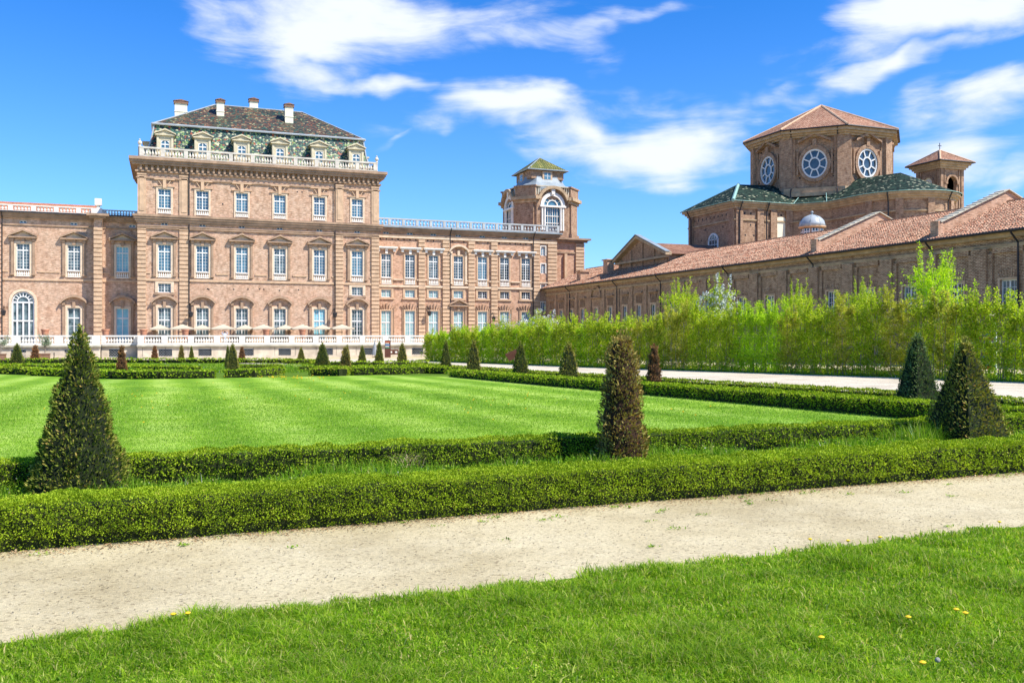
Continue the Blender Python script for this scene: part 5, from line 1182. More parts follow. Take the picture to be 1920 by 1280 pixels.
def bell_tower():
    x0, y0 = 116.2, 112.0; s = 4.9; R = thing('bell_tower', 'small square brick bell tower with red pyramid roof and iron cross', 'bell tower', (x0+s/2, y0+s/2, gz(112)))
    ze = 28.0+H; zb = gz(112); zs = Zf(1780, 342, y0); z0 = Zf(1780, 372, y0)
    m = MB(); aw = 1.0; zt_ = zs+aw
    for k, fr in enumerate((Fr(x0, y0, 0, 0), Fr(x0+s, y0, 0, math.pi/2), Fr(x0+s, y0+s, 0, math.pi), Fr(x0, y0+s, 0, -math.pi/2))):
        m.fr = fr; hs = [(s/2-aw, s/2+aw, z0, zt_)] if k in (0, 2) else []
        wall_panel(m, 0, s, zb, ze, hs, .6)
        if hs:
            pts = arc(s/2-aw, s/2+aw, zs, aw, 10)
            for (ax, az), (bx, bz) in zip(pts[:-1], pts[1:]): m.prism([(ax, az), (bx, bz), (bx, zt_), (ax, zt_)], .0, .6)
        else:
            m.mi = 1; m.prism([(s/2-aw, z0), (s/2+aw, z0)]+arc(s/2-aw, s/2+aw, zs, aw, 10)[::-1], -.02, 0); m.mi = 0
        for a, b in ((-.0, .55), (s-.55, s)): m.box(a, b, -.15, 0, zb, ze-.6); 
        for a, b in ((.8, 1.05), (s-1.05, s-.8)): m.box(a, b, -.12, 0, zb, ze-1.0)
        o_ = arc(s/2-aw-.35, s/2+aw+.35, zs, aw+.35, 10); i_ = arc(s/2-aw, s/2+aw, zs, aw, 10)
        for j in range(10): m.prism([i_[j], i_[j+1], o_[j+1], o_[j]], -.2, 0)
        m.box(s/2-aw-.5, s/2-aw, -.22, 0, zs-.3, zs); m.box(s/2+aw, s/2+aw+.5, -.22, 0, zs-.3, zs)
    m.fr = ID; m.mi = 0; m.box(x0+.6, x0+s-.6, y0+.6, y0+s-.6, zb, z0-.1); m.mi = 2; m.quad((x0, y0, ze), (x0+s, y0, ze), (x0+s, y0+s, ze), (x0, y0+s, ze))
    m.build('wall', ['brick_old', 'plaster', 'dark'], R)
    m = MB(); 
    for o, a, b in ((.3, -1.0, -.7), (.55, -.699, -.35), (.85, -.349, .05)): m.vprism([(x0-o, y0-o), (x0+s+o, y0-o), (x0+s+o, y0+s+o), (x0-o, y0+s+o)], ze+a, ze+b)
    m.build('eave_cornice', 'cornice_old', R)
    o = 1.25; q = [(x0-o, y0-o, ze+.1), (x0+s+o, y0-o, ze+.1), (x0+s+o, y0+s+o, ze+.1), (x0-o, y0+s+o, ze+.1)]; ap = (x0+s/2, y0+s/2, ze+2.5)
    m = MB(); [m.quad(q[k], q[(k+1) % 4], ap) for k in range(4)]; m.quad(*q[::-1]); m.build('roof', 'tile_red', R)
    m = MB(); [m.tube([q[k], ap], .15, 6) for k in range(4)]; m.build('ridge_tiles', 'trim', R)
    m = MB(); [m.tube([q[k], q[(k+1) % 4]], .11, 5) for k in range(4)]; m.build('gutter', 'iron', R)
    m = MB(); x, y, z = ap; m.box(x-.04, x+.04, y-.04, y+.04, z-.1, z+1.25); m.box(x-.38, x+.38, y-.035, y+.035, z+.72, z+.8); m.build('cross', 'iron', R)
bell_tower()
# ================================================================== GROUND
def sheet(name, pts, mat, lift, label, nsub=1):
    """flat polygon following gz; pts plan, convex or not; cut in Y strips"""
    ys = sorted({p[1] for p in pts}|{y for y in (0, 90, 95, 100, 105, 110, 115) if min(p[1] for p in pts) < y < max(p[1] for p in pts)})
    import bmesh
    bm = bmesh.new(); vs = [bm.verts.new((x, y, 0)) for x, y in pts]; bm.faces.new(vs)
    for y in ys[1:-1]: bmesh.ops.bisect_plane(bm, geom=bm.verts[:]+bm.edges[:]+bm.faces[:], plane_co=(0, y, 0), plane_no=(0, 1, 0))
    for v in bm.verts: v.co.z = gz(v.co.y)+lift
    for f in bm.faces:
        f.normal_update()
        if f.normal.z < 0: f.normal_flip()
    me = bpy.data.meshes.new(name); bm.to_mesh(me); bm.free(); me.materials.append(MATS[mat]); return structure(link(name, me), label)
sheet('ground', [(-1500, -1500), (1500, -1500), (1500, 2500), (-1500, 2500)], 'gravel', 0, 'pale tan gravel between the lawns and the palace')
E0, E1 = G(0, 1207), G(1920, 987)
def lerp(p, q, t): return (p[0]+(q[0]-p[0])*t, p[1]+(q[1]-p[1])*t)
fa, fb = lerp(E0, E1, -3.0), lerp(E0, E1, 4.0)
sheet('front_lawn_ground', [(fa[0], -20), (fb[0], -20), fb, fa], 'turf', .004, 'grassy turf in the foreground')
# parterre corners
def line_at(p, q, X): t = (X-p[0])/(q[0]-p[0]); return (X, p[1]+(q[1]-p[1])*t)
HB0, HB1 = G(0, 1040), G(1920, 888)                    # front foot of the outer front hedge
ang = math.atan2(HB1[1]-HB0[1], HB1[0]-HB0[0]); dn = (-math.sin(ang), math.cos(ang)); du = (math.cos(ang), math.sin(ang))
def off(p, d, k=dn): return (p[0]+k[0]*d, p[1]+k[1]*d)
w1 = .50; XO_ = 18.4
hf0 = off(lerp(HB0, HB1, -1.1), w1/2); hf1 = (XO_, hf0[1]+(XO_-hf0[0])*math.tan(ang))
SS = G(1000, 822, .35); a2 = off(SS, .21); b2 = (a2[0]+du[0]*5, a2[1]+du[1]*5)   # second hedge, parallel to the front one
ia, ib = G(842, 706.7), G(1631, 780)                    # lawn foot of side hedge
ang2 = math.atan2(ia[1]-ib[1], ia[0]-ib[0]); dn2 = (math.sin(ang2), -math.cos(ang2))
sA, sB = (ia[0]+dn2[0]*.25, ia[1]+dn2[1]*.25), (ib[0]+dn2[0]*.25, ib[1]+dn2[1]*.25)
def inter(p, q, r, s):
    d1 = (q[0]-p[0], q[1]-p[1]); d2 = (s[0]-r[0], s[1]-r[1]); t = ((r[0]-p[0])*d2[1]-(r[1]-p[1])*d2[0])/(d1[0]*d2[1]-d1[1]*d2[0]); return (p[0]+d1[0]*t, p[1]+d1[1]*t)
corner = inter(a2, b2, sA, sB)
pL = lerp(a2, b2, (-14-a2[0])/(b2[0]-a2[0])); pR = lerp(a2, b2, (18.1-a2[0])/(b2[0]-a2[0]))
far = [(-25, G(-60, 704)[1])]+[G(-60, 704), G(0, 702), G(130, 707), G(220, 711.5), G(440, 709), G(590, 706), G(700, 703.5), G(842, 706)]
XO = 18.35
pe = [G(700, 683, .25), G(780, 684, .25), (XO, 62), (XO, 45), (XO, 25), (XO, 7.6)]
print('keypts', 'E', E0, E1, 'H', HB0, HB1, 'S', a2, b2, 'side', ia, ib, 'corner', corner, 'far', far, 'pe', pe)
# lawn + bed sheets
sheet('parterre_ground', [(-25, hf0[1]+(-25-hf0[0])*math.tan(ang)), (XO, hf0[1]+(XO-hf0[0])*math.tan(ang)), (XO, 25), (XO, 45), (XO, 62), pe[1], pe[0], (pe[0][0]-6, pe[0][1]+9), G(400, 676.5), G(-100, 679.5), (-25, G(-100, 679.5)[1])], 'turf', .004, 'weedy beds between the box hedges')
sheet('lawn', [(-25, pL[1]), pL, corner]+far[::-1], 'lawn', .009, 'mown lawn with stripes inside the box hedges')
hb_ = [G(790, 676), G(950, 682.3), G(1097, 688), G(1300, 695), G(1620, 705.5), G(1920, 716.5)]
hbn = lerp(hb_[4], hb_[5], 1.6)
sheet('side_path', [(XO+.01, 7.6), (33.0, 7.6)]+[(x-.35, y) for x, y in hb_[::-1]]+[G(790, 672.8), G(300, 673.5), G(-90, 676), G(-90, 679.4), G(400, 676.4), (pe[0][0]-6, pe[0][1]+9), (pe[0][0], pe[0][1]+.06)]+[(x+.01, y) for x, y in pe[1:-1]], 'gravel_pale', .014, 'pale gravel walk beside the tall hedge')
sheet('hedge_strip', [(33.0, 7.6)]+[(x-.35, y) for x, y in hb_[::-1]]+[(hb_[0][0]+2, hb_[0][1]), (hb_[0][0]+9, hb_[0][1]), (hb_[0][0]+13, 60), (46, 7.6)], 'turf', .008, 'grass strip under the tall hornbeam hedge')
# ------------------------------------------------------------------ hedges
hedge([hf0, hf1], w1, .385, 'longest box hedge in front, along the gravel path', 'box_leaf', 1, 1.45, .045, lmin=.0135)
hedge([pL, pR], .42, .35, 'second box hedge behind the weedy bed, along the near edge of the lawn', 'box_leaf', 4, 1, .05)
hedge([sB if False else (corner[0], corner[1]+.3), sA], .5, .38, 'long box hedge along the right edge of the lawn', 'box_leaf', 6, 1, .05)
oa = [(x-.3, y) for x, y in pe[1:]]
hedge(oa[:3], .5, .33, 'outer box hedge between the pale walk and the small cones', 'box_leaf_old', 8, .8, .05)
hedge([oa[2], oa[3], (oa[4][0], 8.9)], .5, .33, 'outer box hedge beside the pale walk, behind the two big right cones', 'box_leaf_old', 9, .8, .05)
fh = [([(-60, 701), (0, 700.5), (60, 702.5)], 'leftmost far box hedge at the lawn end'), ([(62, 704.5), (130, 706), (215, 710.5), (300, 710.5), (402, 709)], 'thick curved box hedge at the far left end of the lawn'),
      ([(425, 708), (470, 707), (526, 702)], 'stubby box hedge at the foot of the double cone'), ([(588, 703.5), (642, 705), (645, 700)], 'short box hedge beside the rusty cone at the lawn end'),
      ([(662, 703.5), (730, 702), (800, 700), (838, 701)], 'box hedge at the far right end of the lawn'), ([(-60, 691), (130, 691.5), (240, 693.5), (300, 695.5), (372, 696)], 'middle row box hedge at the far left'),
      ([(440, 694), (528, 693)], 'short middle row box hedge near the gap'), ([(563, 697), (690, 696), (800, 694)], 'middle row box hedge at the far right of the lawn'),
      ([(-90, 682), (200, 680), (400, 680.5), (545, 681)], 'outermost far box hedge near the terrace, left half'), ([(535, 681.5), (586, 684), (600, 686.5)], 'angled far box hedge just right of the outermost row'), ([(600, 688.5), (700, 688), (800, 686.5)], 'outer far box hedge in front of the gravel court')]
for i, (pp, l) in enumerate(fh): hedge([G(a, b) for a, b in pp], .6, .42 if 'middle' not in l else .34, l, 'box_leaf' if i % 3 else 'box_leaf_old', 20+i, .9, .08)
# ------------------------------------------------------------------ yews
def one(px, py, topy, hwpx, label, sq, s, mat, core='yew_core', lumpy=.05, power=1, top=.05, rz=0, seed=1, dens=1, lean=0):
    x, y = G(px, py); d = x*SA+y*CA; h = (py-topy)/F*d; hw = hwpx/F*d
    me = cone_mesh(h, hw, top, sq, s, seed, mat, core, lumpy, dens, power); r = cone(px, py, label, me, rz=rz); return r
one(150, 926, 626, 92, 'tall ragged dark green yew cone nearest the camera at the left', .3, .026, 'yew_leaf', lumpy=.05, power=.95, top=.025, seed=2, dens=1.1)
one(1167, 870, 632, 42, 'narrow brownish yew column rising from the bed between the front hedges', .5, .029, 'yew_brown', 'dead_core', .07, .62, .10, seed=3, dens=1.1)
one(1810, 836, 643, 66, 'large square-cut olive green yew pyramid at the right end of the bed', 1, .03, 'yew_olive', lumpy=.03, power=.92, top=.05, seed=5, rz=math.radians(3))
one(1720, 768, 632, 35, 'blue-green square-cut yew pyramid behind the larger right-hand one', 1, .04, 'yew_bluegreen', lumpy=.03, power=.88, top=.07, seed=6)
vm = {}
for nm, (mat, core, sq, lum, pw, seed) in dict(green=('yew_leaf', 'yew_core', .8, .04, .85, 11), olive=('yew_olive', 'yew_core', .8, .05, .8, 12), brown=('yew_brown', 'yew_core', .5, .08, .7, 13), dead=('yew_dead', 'dead_core', .4, .12, .6, 14)).items():
    vm[nm] = cone_mesh(1.8, .55, .09, sq, .055, seed, mat, core, lum*1.5, 1.2, pw)
small = [(836, 698.6, 641, 10.5, 'green', 'first small yew cone from the far end beside the pale walk'), (888, 703, 640, 13.5, 'olive', 'second small yew cone from the far end beside the pale walk'), (976, 710, 644, 15.5, 'green', 'small yew cone with a tilted brown board behind it'),
         (1066, 717, 645, 19, 'olive', 'small olive yew cone left of the tall brown column'), (1226, 729, 650, 14, 'dead', 'rusty half-dead yew cone right of the tall brown column'),
         (32, 688, 646, 12.5, 'green', 'dark yew cone at the far left edge of the parterre'), (66, 676.5, 648, 9, 'dead', 'thin brown dying yew before the terrace, beside the potted olive'), (228, 697.5, 650, 10, 'dead', 'rust red dead yew in the far left beds'),
         (290, 674, 649, 6.5, 'dead', 'pale brown dead yew against the terrace wall, left of the first grille'), (340, 675, 648, 6, 'brown', 'thin brown yew against the terrace, left of a slim green one'), (359, 675, 650, 5, 'green', 'slim green yew against the terrace wall between two grilles'),
         (427, 691.5, 650, 6, 'green', 'dark yew half hidden behind the larger cone in the middle of the parterre'), (436, 698, 647, 12, 'olive', 'clipped yew cone in front of another in the middle of the far beds'), (453.5, 675, 651, 6.5, 'dead', 'small orange-brown yew before the terrace, right of the double cone'),
         (564.5, 673.5, 652, 6.5, 'olive', 'small lone yew cone before the terrace under the eighth parasol'), (604.5, 689, 645, 13.5, 'green', 'broad green yew cone in the far right beds'), (651, 691, 648, 7, 'olive', 'yew cone directly behind the rusty one'), (647, 700, 652, 11.5, 'brown', 'reddish yew cone at the far right end of the lawn'),
         (679, 680, 649, 7.5, 'green', 'small dark yew cone between the rusty cone and the sign'), (711, 683, 642, 8.5, 'green', 'slender green yew cone in front of the information pillar'), (754, 686, 645, 10.5, 'olive', 'yew cone in front of the basement door, right of the sign')]
for i, (px, py, ty_, hw, nm, l) in enumerate(small):
    x, y = G(px, py); d = x*SA+y*CA; sz = (py-ty_)/F*d/1.8; sxy = hw/F*d/.55; cone(px, py, l, vm[nm], (sxy, sxy, sz), random.uniform(-.1, .1))
# ------------------------------------------------------------------ hornbeam row
def tree_mesh(Ht, wd, th, nleaf, s, seed, mat, z0=.12, shoots=11, airy=.5):
    r_ = random.Random(seed); t = MB(); segs = []
    top = (r_.uniform(-.15, .15), r_.uniform(-.1, .1), Ht*.9)
    t.tube([(0, 0, -.1), (r_.uniform(-.05, .05), 0, Ht*.3), (top[0]*.6, top[1]*.6, Ht*.6), top], [.04, .032, .022, .01], 6)
    for k in range(16):
        z = Ht*(.06+.72*r_.random()); a = r_.uniform(0, 2*math.pi); L_ = r_.uniform(.35, .9); ex = (math.cos(a)*wd*.5*L_, math.sin(a)*th*.5*L_, z+r_.uniform(.3, .9)); b = (0, 0, z)
        t.tube([b, ((b[0]+ex[0])/2, (b[1]+ex[1])/2, z+.15), ex], [.02, .014, .006], 4); segs.append((b, ex))
    for k in range(5):
        x = r_.uniform(-wd*.48, wd*.48); t.tube([(x*.8, -.1, 0), (x+r_.uniform(-.1, .1), r_.uniform(-.15, .1), Ht*.4), (x+r_.uniform(-.15, .15), 0, Ht*r_.uniform(.7, .9))], [.022, .016, .006], 5)
    for k in range(shoots):
        x = r_.uniform(-wd/2, wd/2)*.95; y = r_.uniform(-th/2, th/2)*.6; zz = Ht*r_.uniform(.55, .75); e = (x+r_.uniform(-.1, .1), y, Ht*r_.uniform(.86, 1.16)); t.tube([(x*.6, y*.6, zz), e], [.012, .004], 4); segs += [((x*.8, y*.8, zz), e)]*2
    n = nleaf; k1 = int(n*.72)
    nc = max(60, k1//11); Pc = np.stack([rng.uniform(-wd/2, wd/2, nc), rng.normal(0, th*.26, nc), z0+(Ht*.92-z0)*rng.beta(1.0, 1.05, nc)], 1); P1 = Pc[rng.integers(0, nc, k1)]+rng.normal(0, 1, (k1, 3))*np.array([[.085, .07, .06]])
    lo = lump(P1, 2.6, seed); keep = (lo > -.25+.5*(airy-.5)) | (rng.uniform(size=k1) < .3); low = P1[:, 2] < Ht*.22; keep &= ~(low & (rng.uniform(size=k1) < .25)); P1 = P1[keep]
    idx = rng.integers(0, len(segs), n-k1); q = rng.uniform(.3, 1, n-k1)[:, None]; A_ = np.array([s_[0] for s_ in segs])[idx]; B_ = np.array([s_[1] for s_ in segs])[idx]
    P2 = A_+(B_-A_)*q+rng.normal(0, .045, (n-k1, 3)); P = np.concatenate([P1, P2]); m = len(P)
    ax = unit(rdir(m)+np.array([[0, 0, .35]])); fn = unit(rdir(m)+np.array([[0, 0, .4]])); V, T = leaves(P, ax, fn, s*rng.uniform(.8, 1.5, m), s*rng.uniform(.6, .95, m))
    return t.mesh('trunk', 'bark'), tri_mesh('crown', V, T, mat)
near_v = [tree_mesh(4.0, 1.8, .9, 6800, .082, 31+i, ('beam_leaf', 'beam_lush', 'beam_dull', 'beam_leaf')[i]) for i in range(4)]
far_v = [tree_mesh(4.0, 1.9, 1.0, 3700, .11, 41+i, ('beam_leaf', 'beam_lush', 'beam_leaf')[i]) for i in range(3)]
back_v = [tree_mesh(4.6, 2.4, 1.6, 3800, .085, 51+i, ('beam_leaf', 'beam_dull')[i], z0=.8) for i in range(2)]
def put_tree(x, y, v, sc, l, rz, group='hornbeam trees of the tall hedge', name='hornbeam_tree'):
    r = thing(name, l, 'tree', (x, y, gz(y)), rz, group)
    for nm, me in zip(('trunk', 'crown'), v): o = link(nm, me, r); o.scale = sc
    return r
def hedge_x(y):
    pts = sorted([(q[1], q[0]) for q in hb_]); 
    if y <= pts[0][0]: return pts[0][1]+(pts[0][0]-y)*.01
    for (a, b), (c, d) in zip(pts[:-1], pts[1:]):
        if a <= y <= c: return b+(d-b)*(y-a)/(c-a)
    return pts[-1][1]
rr = random.Random(9); y = 20.0; i = 0
topline = [(1920, 548), (1800, 545), (1700, 548), (1600, 552), (1500, 565), (1400, 572), (1290, 568), (1200, 588), (1100, 594), (1000, 600), (900, 608), (800, 622), (700, 630)]
def want_h(x, y):
    d = x*SA+y*CA; px = CX+F*(x*CA-y*SA)/d
    if px >= 1920: ty_ = 548-(px-1920)*.05
    else:
        for (a, b), (c, e) in zip(topline[:-1], topline[1:]):
            if c <= px <= a: ty_ = b+(e-b)*(a-px)/(a-c); break
        else: ty_ = 632
    return (HY-ty_)/F*d+H-gz(y), px
while y < hb_[0][1]:
    x = hedge_x(y)+.55+rr.uniform(-.12, .12); hh, px = want_h(x, y)
    if y < 62: v = near_v[1 if 1375 < px < 1465 else rr.choice([0, 0, 2, 3])]
    else: v = far_v[rr.choice([0, 1, 2])]
    k = hh/4.0*rr.uniform(.82, .98); sx = 1.0 if rr.random() < .5 else -1.0
    if y > 36 or True: put_tree(x, y, v, (sx, rr.uniform(.9, 1.15), k), 'slender hornbeam of the tall light green hedge beside the pale walk', math.pi/2+rr.uniform(-.08, .08)+(0 if rr.random() < .5 else math.pi))
    y += rr.uniform(.95, 1.2) if y < 62 else rr.uniform(1.1, 1.35); i += 1
y = 24.0
while y < hb_[0][1]-3:
    x = hedge_x(y)+3.0+rr.uniform(-.3, .3); hh, px = want_h(x, y)
    put_tree(x, y, back_v[rr.randrange(2)], (1, 1, hh/4.6*rr.uniform(.85, 1.0)), 'leafy hornbeam in the second row behind the tall hedge', rr.uniform(0, 6.28), 'hornbeams behind the tall hedge')
    y += rr.uniform(4.5, 7)
# distinctive trees behind
def special(px, X, topy, v, l, w=1.0, name='young_tree', cat_='tree'):
    y = Yx(px, X); d = X*SA+y*CA; hh = (HY-topy)/F*d+H-gz(y); r = thing(name, l, cat_, (X, y, gz(y)), .4)
    for nm, me in zip(('trunk', 'crown'), v): o = link(nm, me, r); o.scale = (w, w, hh/4.6)
maple = tree_mesh(4.6, 2.6, 2.2, 9000, .075, 61, 'beam_lush', z0=1.5, shoots=26)
bush = tree_mesh(4.6, 3.2, 2.6, 9000, .08, 62, 'beam_leaf', z0=1.5, shoots=24)
white = tree_mesh(4.6, 2.6, 2.4, 3500, .10, 63, 'beam_leaf', z0=2.0, shoots=22); white2 = tree_mesh(4.6, 2.4, 2.2, 4200, .11, 64, 'blossom', z0=2.2, shoots=14)
special(1755, 37.5, 488, maple, 'tall young maple sending bright green shoots above the right part of the hedge', 1.15)
special(1280, 36.5, 540, bush, 'bushy light green tree above the middle of the hedge', 1.0)
special(1500, 37, 543, bush, 'light green tree just right of the white blossoming one, before the gallery', .75)
special(1620, 37, 540, bush, 'light green tree below the second drainpipe of the gallery', .7)
def blossom(px, X, topy, l, w):
    y = Yx(px, X); d = X*SA+y*CA; hh = (HY-topy)/F*d+H-gz(y); r = thing('blossoming_tree', l, 'tree', (X, y, gz(y)), .4)
    for nm, me in (('trunk', white[0]), ('crown', white[1]), ('blossom', white2[1])): o = link(nm, me, r); o.scale = (w, w, hh/4.6*(.97 if nm == 'blossom' else 1))
blossom(1347, 36.5, 532, 'white blossoming tree standing out of the middle of the hedge', 1.0)
blossom(1012, 36.0, 590, 'small white blossoming tree in the shaded corner by the palace', 1.7)
blossom(945, 34.5, 598, 'sparse white-flecked young tree before the last windows of the red wing', .8)
# ------------------------------------------------------------------ small things by the terrace and hedge
def olive(px, Y, l):
    x = Xf(px, Y); g = gz(Y); R = thing('potted_olive', l, 'potted tree', (x, Y, g), 0, 'olive trees in wooden boxes')
    m = MB(); m.box(-.55, .55, -.55, .55, .1, .85); m.box(-.6, .6, -.6, .6, .75, .86)
    for a in (-.5, .4):
        for b in (-.5, .4): m.box(a, a+.1, b, b+.1, 0, .1)
    link('planter', m.mesh('planter', 'wood'), R)
    t = MB(); t.tube([(0, 0, .8), (.05, 0, 1.4), (-.05, .05, 1.9)], [.08, .06, .05], 6); n = 1500; segs = []
    for k in range(14):
        a = random.uniform(0, 6.28); e = (math.cos(a)*random.uniform(.5, 1.1), math.sin(a)*random.uniform(.5, 1.0), random.uniform(2.0, 3.3)); t.tube([(-.05, .05, 1.8), (e[0]*.5, e[1]*.5, e[2]-.4), e], [.035, .02, .008], 4); segs.append(((-.05, .05, 2.1), e))
    link('trunk', t.mesh('trunk', 'bark'), R); idx = rng.integers(0, 14, n); q = rng.uniform(.4, 1.05, n)[:, None]; A_ = np.array([s_[0] for s_ in segs])[idx]; B_ = np.array([s_[1] for s_ in segs])[idx]
    P = A_+(B_-A_)*q+rng.normal(0, .13, (n, 3)); V, T = leaves(P, rdir(n), rdir(n), .13, .06); link('crown', tri_mesh('crown', V, T, 'olive_leaf'), R)
olive(84, 127.5, 'silvery olive tree in a wooden box, right of the dark cone at the left'); olive(1, 127.5, 'olive tree in a wooden box cut by the left edge of the photo')
def bench(px, Y, l):
    R = thing('bench', l, 'bench', (Xf(px, Y), Y, gz(Y)), 0, 'slatted benches along the terrace wall'); m = MB()
    for k in range(4): m.box(-1.5, 1.5, -.25+k*.13, -.15+k*.13, .43, .47)
    link('seat', m.mesh('seat', 'stone_base'), R); m = MB()
    for k in range(3): m.box(-1.5, 1.5, .27+k*.02, .3+k*.02, .55+k*.15, .65+k*.15)
    link('backrest', m.mesh('backrest', 'stone_base'), R)
    for x in (-1.4, 1.4): m = MB(); m.box(x-.04, x+.04, -.25, .25, 0, .43); m.box(x-.04, x+.04, .2, .3, .43, .95); link('leg', m.mesh('leg', 'iron'), R)
bench(44, 128.6, 'pale slatted bench left of the potted olive tree'); bench(124, 128.6, 'pale slatted bench right of the potted olive tree'); 
def totem():
    Y = 126.5; x = Xf(727, Y); g = gz(Y); h = Zf(727, 638, Y)-g; R = thing('information_pillar', 'brown information pillar with coloured panels beside the basement door', 'sign', (x, Y, g), -.3)
    m = MB(); m.box(-.42, .42, -.12, .12, 0, h*.55); link('base', m.mesh('base', 'brown_paint'), R); m = MB(); m.box(-.40, .40, -.1, .1, h*.55, h); link('panel', m.mesh('panel', 'brown_paint'), R)
    m = MB()
    for k, mi in enumerate((0, 1, 2, 1, 3)): m.mi = mi; z = h*.93-k*h*.085; m.box(-.34, .30-.1*(k % 2), -.115, -.101, z-.12, z)
    link('lettering', m.mesh('lettering', ['orange_paint', 'stone_white', 'blue_paint', 'green_paint']), R)
totem()
def closed_parasol():
    Y = 127.5; x = Xf(702.5, Y); g = gz(Y); R = thing('closed_parasol', 'closed grey parasol left of the information pillar', 'parasol', (x, Y, g)); m = MB()
    m.lathe(0, 0, [(.42, .35), (.36, .8), (.2, 1.6), (.06, 2.3)], 8); link('canopy', m.mesh('canopy', 'grey_cloth'), R); m = MB(); m.tube([(0, 0, 0), (0, 0, 2.4)], .03, 6); m.lathe(0, 0, [(.35, 0), (.35, .08), (.05, .1)], 8); link('pole', m.mesh('pole', 'iron'), R)
closed_parasol()
def board():
    x, y = G(966, 699); R = thing('tilted_board', 'tilted brown reading board left of a small yew cone', 'sign', (x, y, gz(y)), -.5); m = MB(); m.box(-.06, .06, -.06, .06, 0, 1.0); link('post', m.mesh('post', 'wood'), R)
    m = MB(); m.box(-.45, .45, -.03, .03, -.35, .35); o = link('panel', m.mesh('panel', 'brown_paint'), R, (-.1, 0, 1.15), 0); o.rotation_euler = (math.radians(50), math.radians(-25), 0)
board()
def kiosk():
    X = 41.0; y = Yx(1800, X); R = thing('striped_kiosk', 'market stall with orange, blue and white stripes half hidden behind the hedge', 'stall', (X, y, gz(y)), -math.pi/2+.3)
    for k, mt in enumerate(('orange_paint', 'stone_white', 'blue_paint', 'orange_paint', 'teal_paint', 'stone_white', 'orange_paint', 'blue_paint')):
        m = MB(); m.box(-1.9, 1.9, -.03, .03, .3+k*.26, .48+k*.26); link('slat', m.mesh('slat', mt), R)
    m = MB(); [m.box(x-.05, x+.05, -.05, .05, 0, 3.2) for x in (-1.9, 0, 1.9)]; link('post', m.mesh('post', 'white_paint'), R); m = MB(); m.box(-2.1, 2.1, -1.2, 1.2, 3.2, 3.3); link('roof', m.mesh('roof', 'canvas'), R)
kiosk()
def white_fence():
    X = 43.0; R = thing('white_railing', 'low white railing seen through the hedge at the right edge', 'railing', (X, 33, gz(33)), -math.pi/2); m = MB()
    for z in (.6, 1.1, 1.6): m.box(-5, 5, -.04, .04, z, z+.12)
    link('rail', m.mesh('rail', 'white_paint'), R); m = MB(); [m.box(x-.06, x+.06, -.06, .06, 0, 1.75) for x in (-5, -2.5, 0, 2.5, 5)]; link('posts', m.mesh('posts', 'iron'), R)
white_fence()
# ------------------------------------------------------------------ grass
def front_grass():
    n = 400000
    px = rng.uniform(-250, 2170, n*2); py = rng.uniform(960, 1500, n*2)
    t = (px-CX)/F; k = (py-HY)/F; d = H/(k-.0145*(CA-t*SA)); X = d*(SA+t*CA); Y = d*(CA-t*SA)
    edge = E0[1]+(X-E0[0])*(E1[1]-E0[1])/(E1[0]-E0[0])+.05*np.sin(X*2.3)+.04*np.sin(X*7.1)+rng.normal(0, .045, len(X))+.05*np.sin(X*17)*np.sin(X*5.3)
    keep = (Y < edge) & (rng.uniform(size=len(X)) < np.clip((d/5.0)**2*.9, .15, 1)); X, Y, d = X[keep][:n], Y[keep][:n], d[keep][:n]
    P = np.stack([X, Y, gzv(Y)], 1); m = len(P); cl = np.clip(.5+lump(P, 2.4, 2)*.8+lump(P, 9, 4)*.4, 0, 1)
    h = (.018+.048*cl**1.4)*rng.uniform(.5, 1.7, m); nearedge = np.abs(E0[1]+(X-E0[0])*(E1[1]-E0[1])/(E1[0]-E0[0])-Y) < .12; h[nearedge] *= 1.25
    n2_ = 130000; X2 = rng.uniform(-9, 19, n2_); Y2 = rng.uniform(-1.5, 7, n2_); e2 = E0[1]+(X2-E0[0])*(E1[1]-E0[1])/(E1[0]-E0[0])+rng.normal(0, .05, n2_); kk = Y2 < e2
    P2 = np.stack([X2[kk], Y2[kk], gzv(Y2[kk])], 1); P = np.concatenate([P, P2]); h = np.concatenate([h, rng.uniform(.03, .08, len(P2))]); d = np.concatenate([d, np.full(len(P2), 9.)]); m = len(P)
    V, T = blades(P, h, rng.uniform(.0024, .0054, m)*np.clip(d/4.5, .9, 2), rng.uniform(.2, 1.4, m))
    q = rng.integers(0, m, 34000); Q = P[q]+rng.normal(0, .01, (len(q), 3)); Q[:, 2] = P[q][:, 2]+rng.uniform(.004, .03, len(q)); nq = len(q); V, T = cat([(V, T), leaves(Q, unit(rdir(nq)+np.array([[0, 0, .1]])), unit(rdir(nq)*.6+np.array([[0, 0, 1.]])), rng.uniform(.008, .02, nq), rng.uniform(.006, .012, nq))])
    tag(link('grass', tri_mesh('grass', V, T, 'grass_blade')), 'thick bright green grass blades in the foreground', 'grass', None, 'stuff')
front_grass()
def inside(X, Y, poly):
    r = np.zeros(len(X), bool); n = len(poly)
    for i in range(n):
        x0, y0 = poly[i]; x1, y1 = poly[(i+1) % n]; c = ((y0 > Y) != (y1 > Y)); r ^= c & (X < (x1-x0)*(Y-y0)/(y1-y0+1e-12)+x0)
    return r
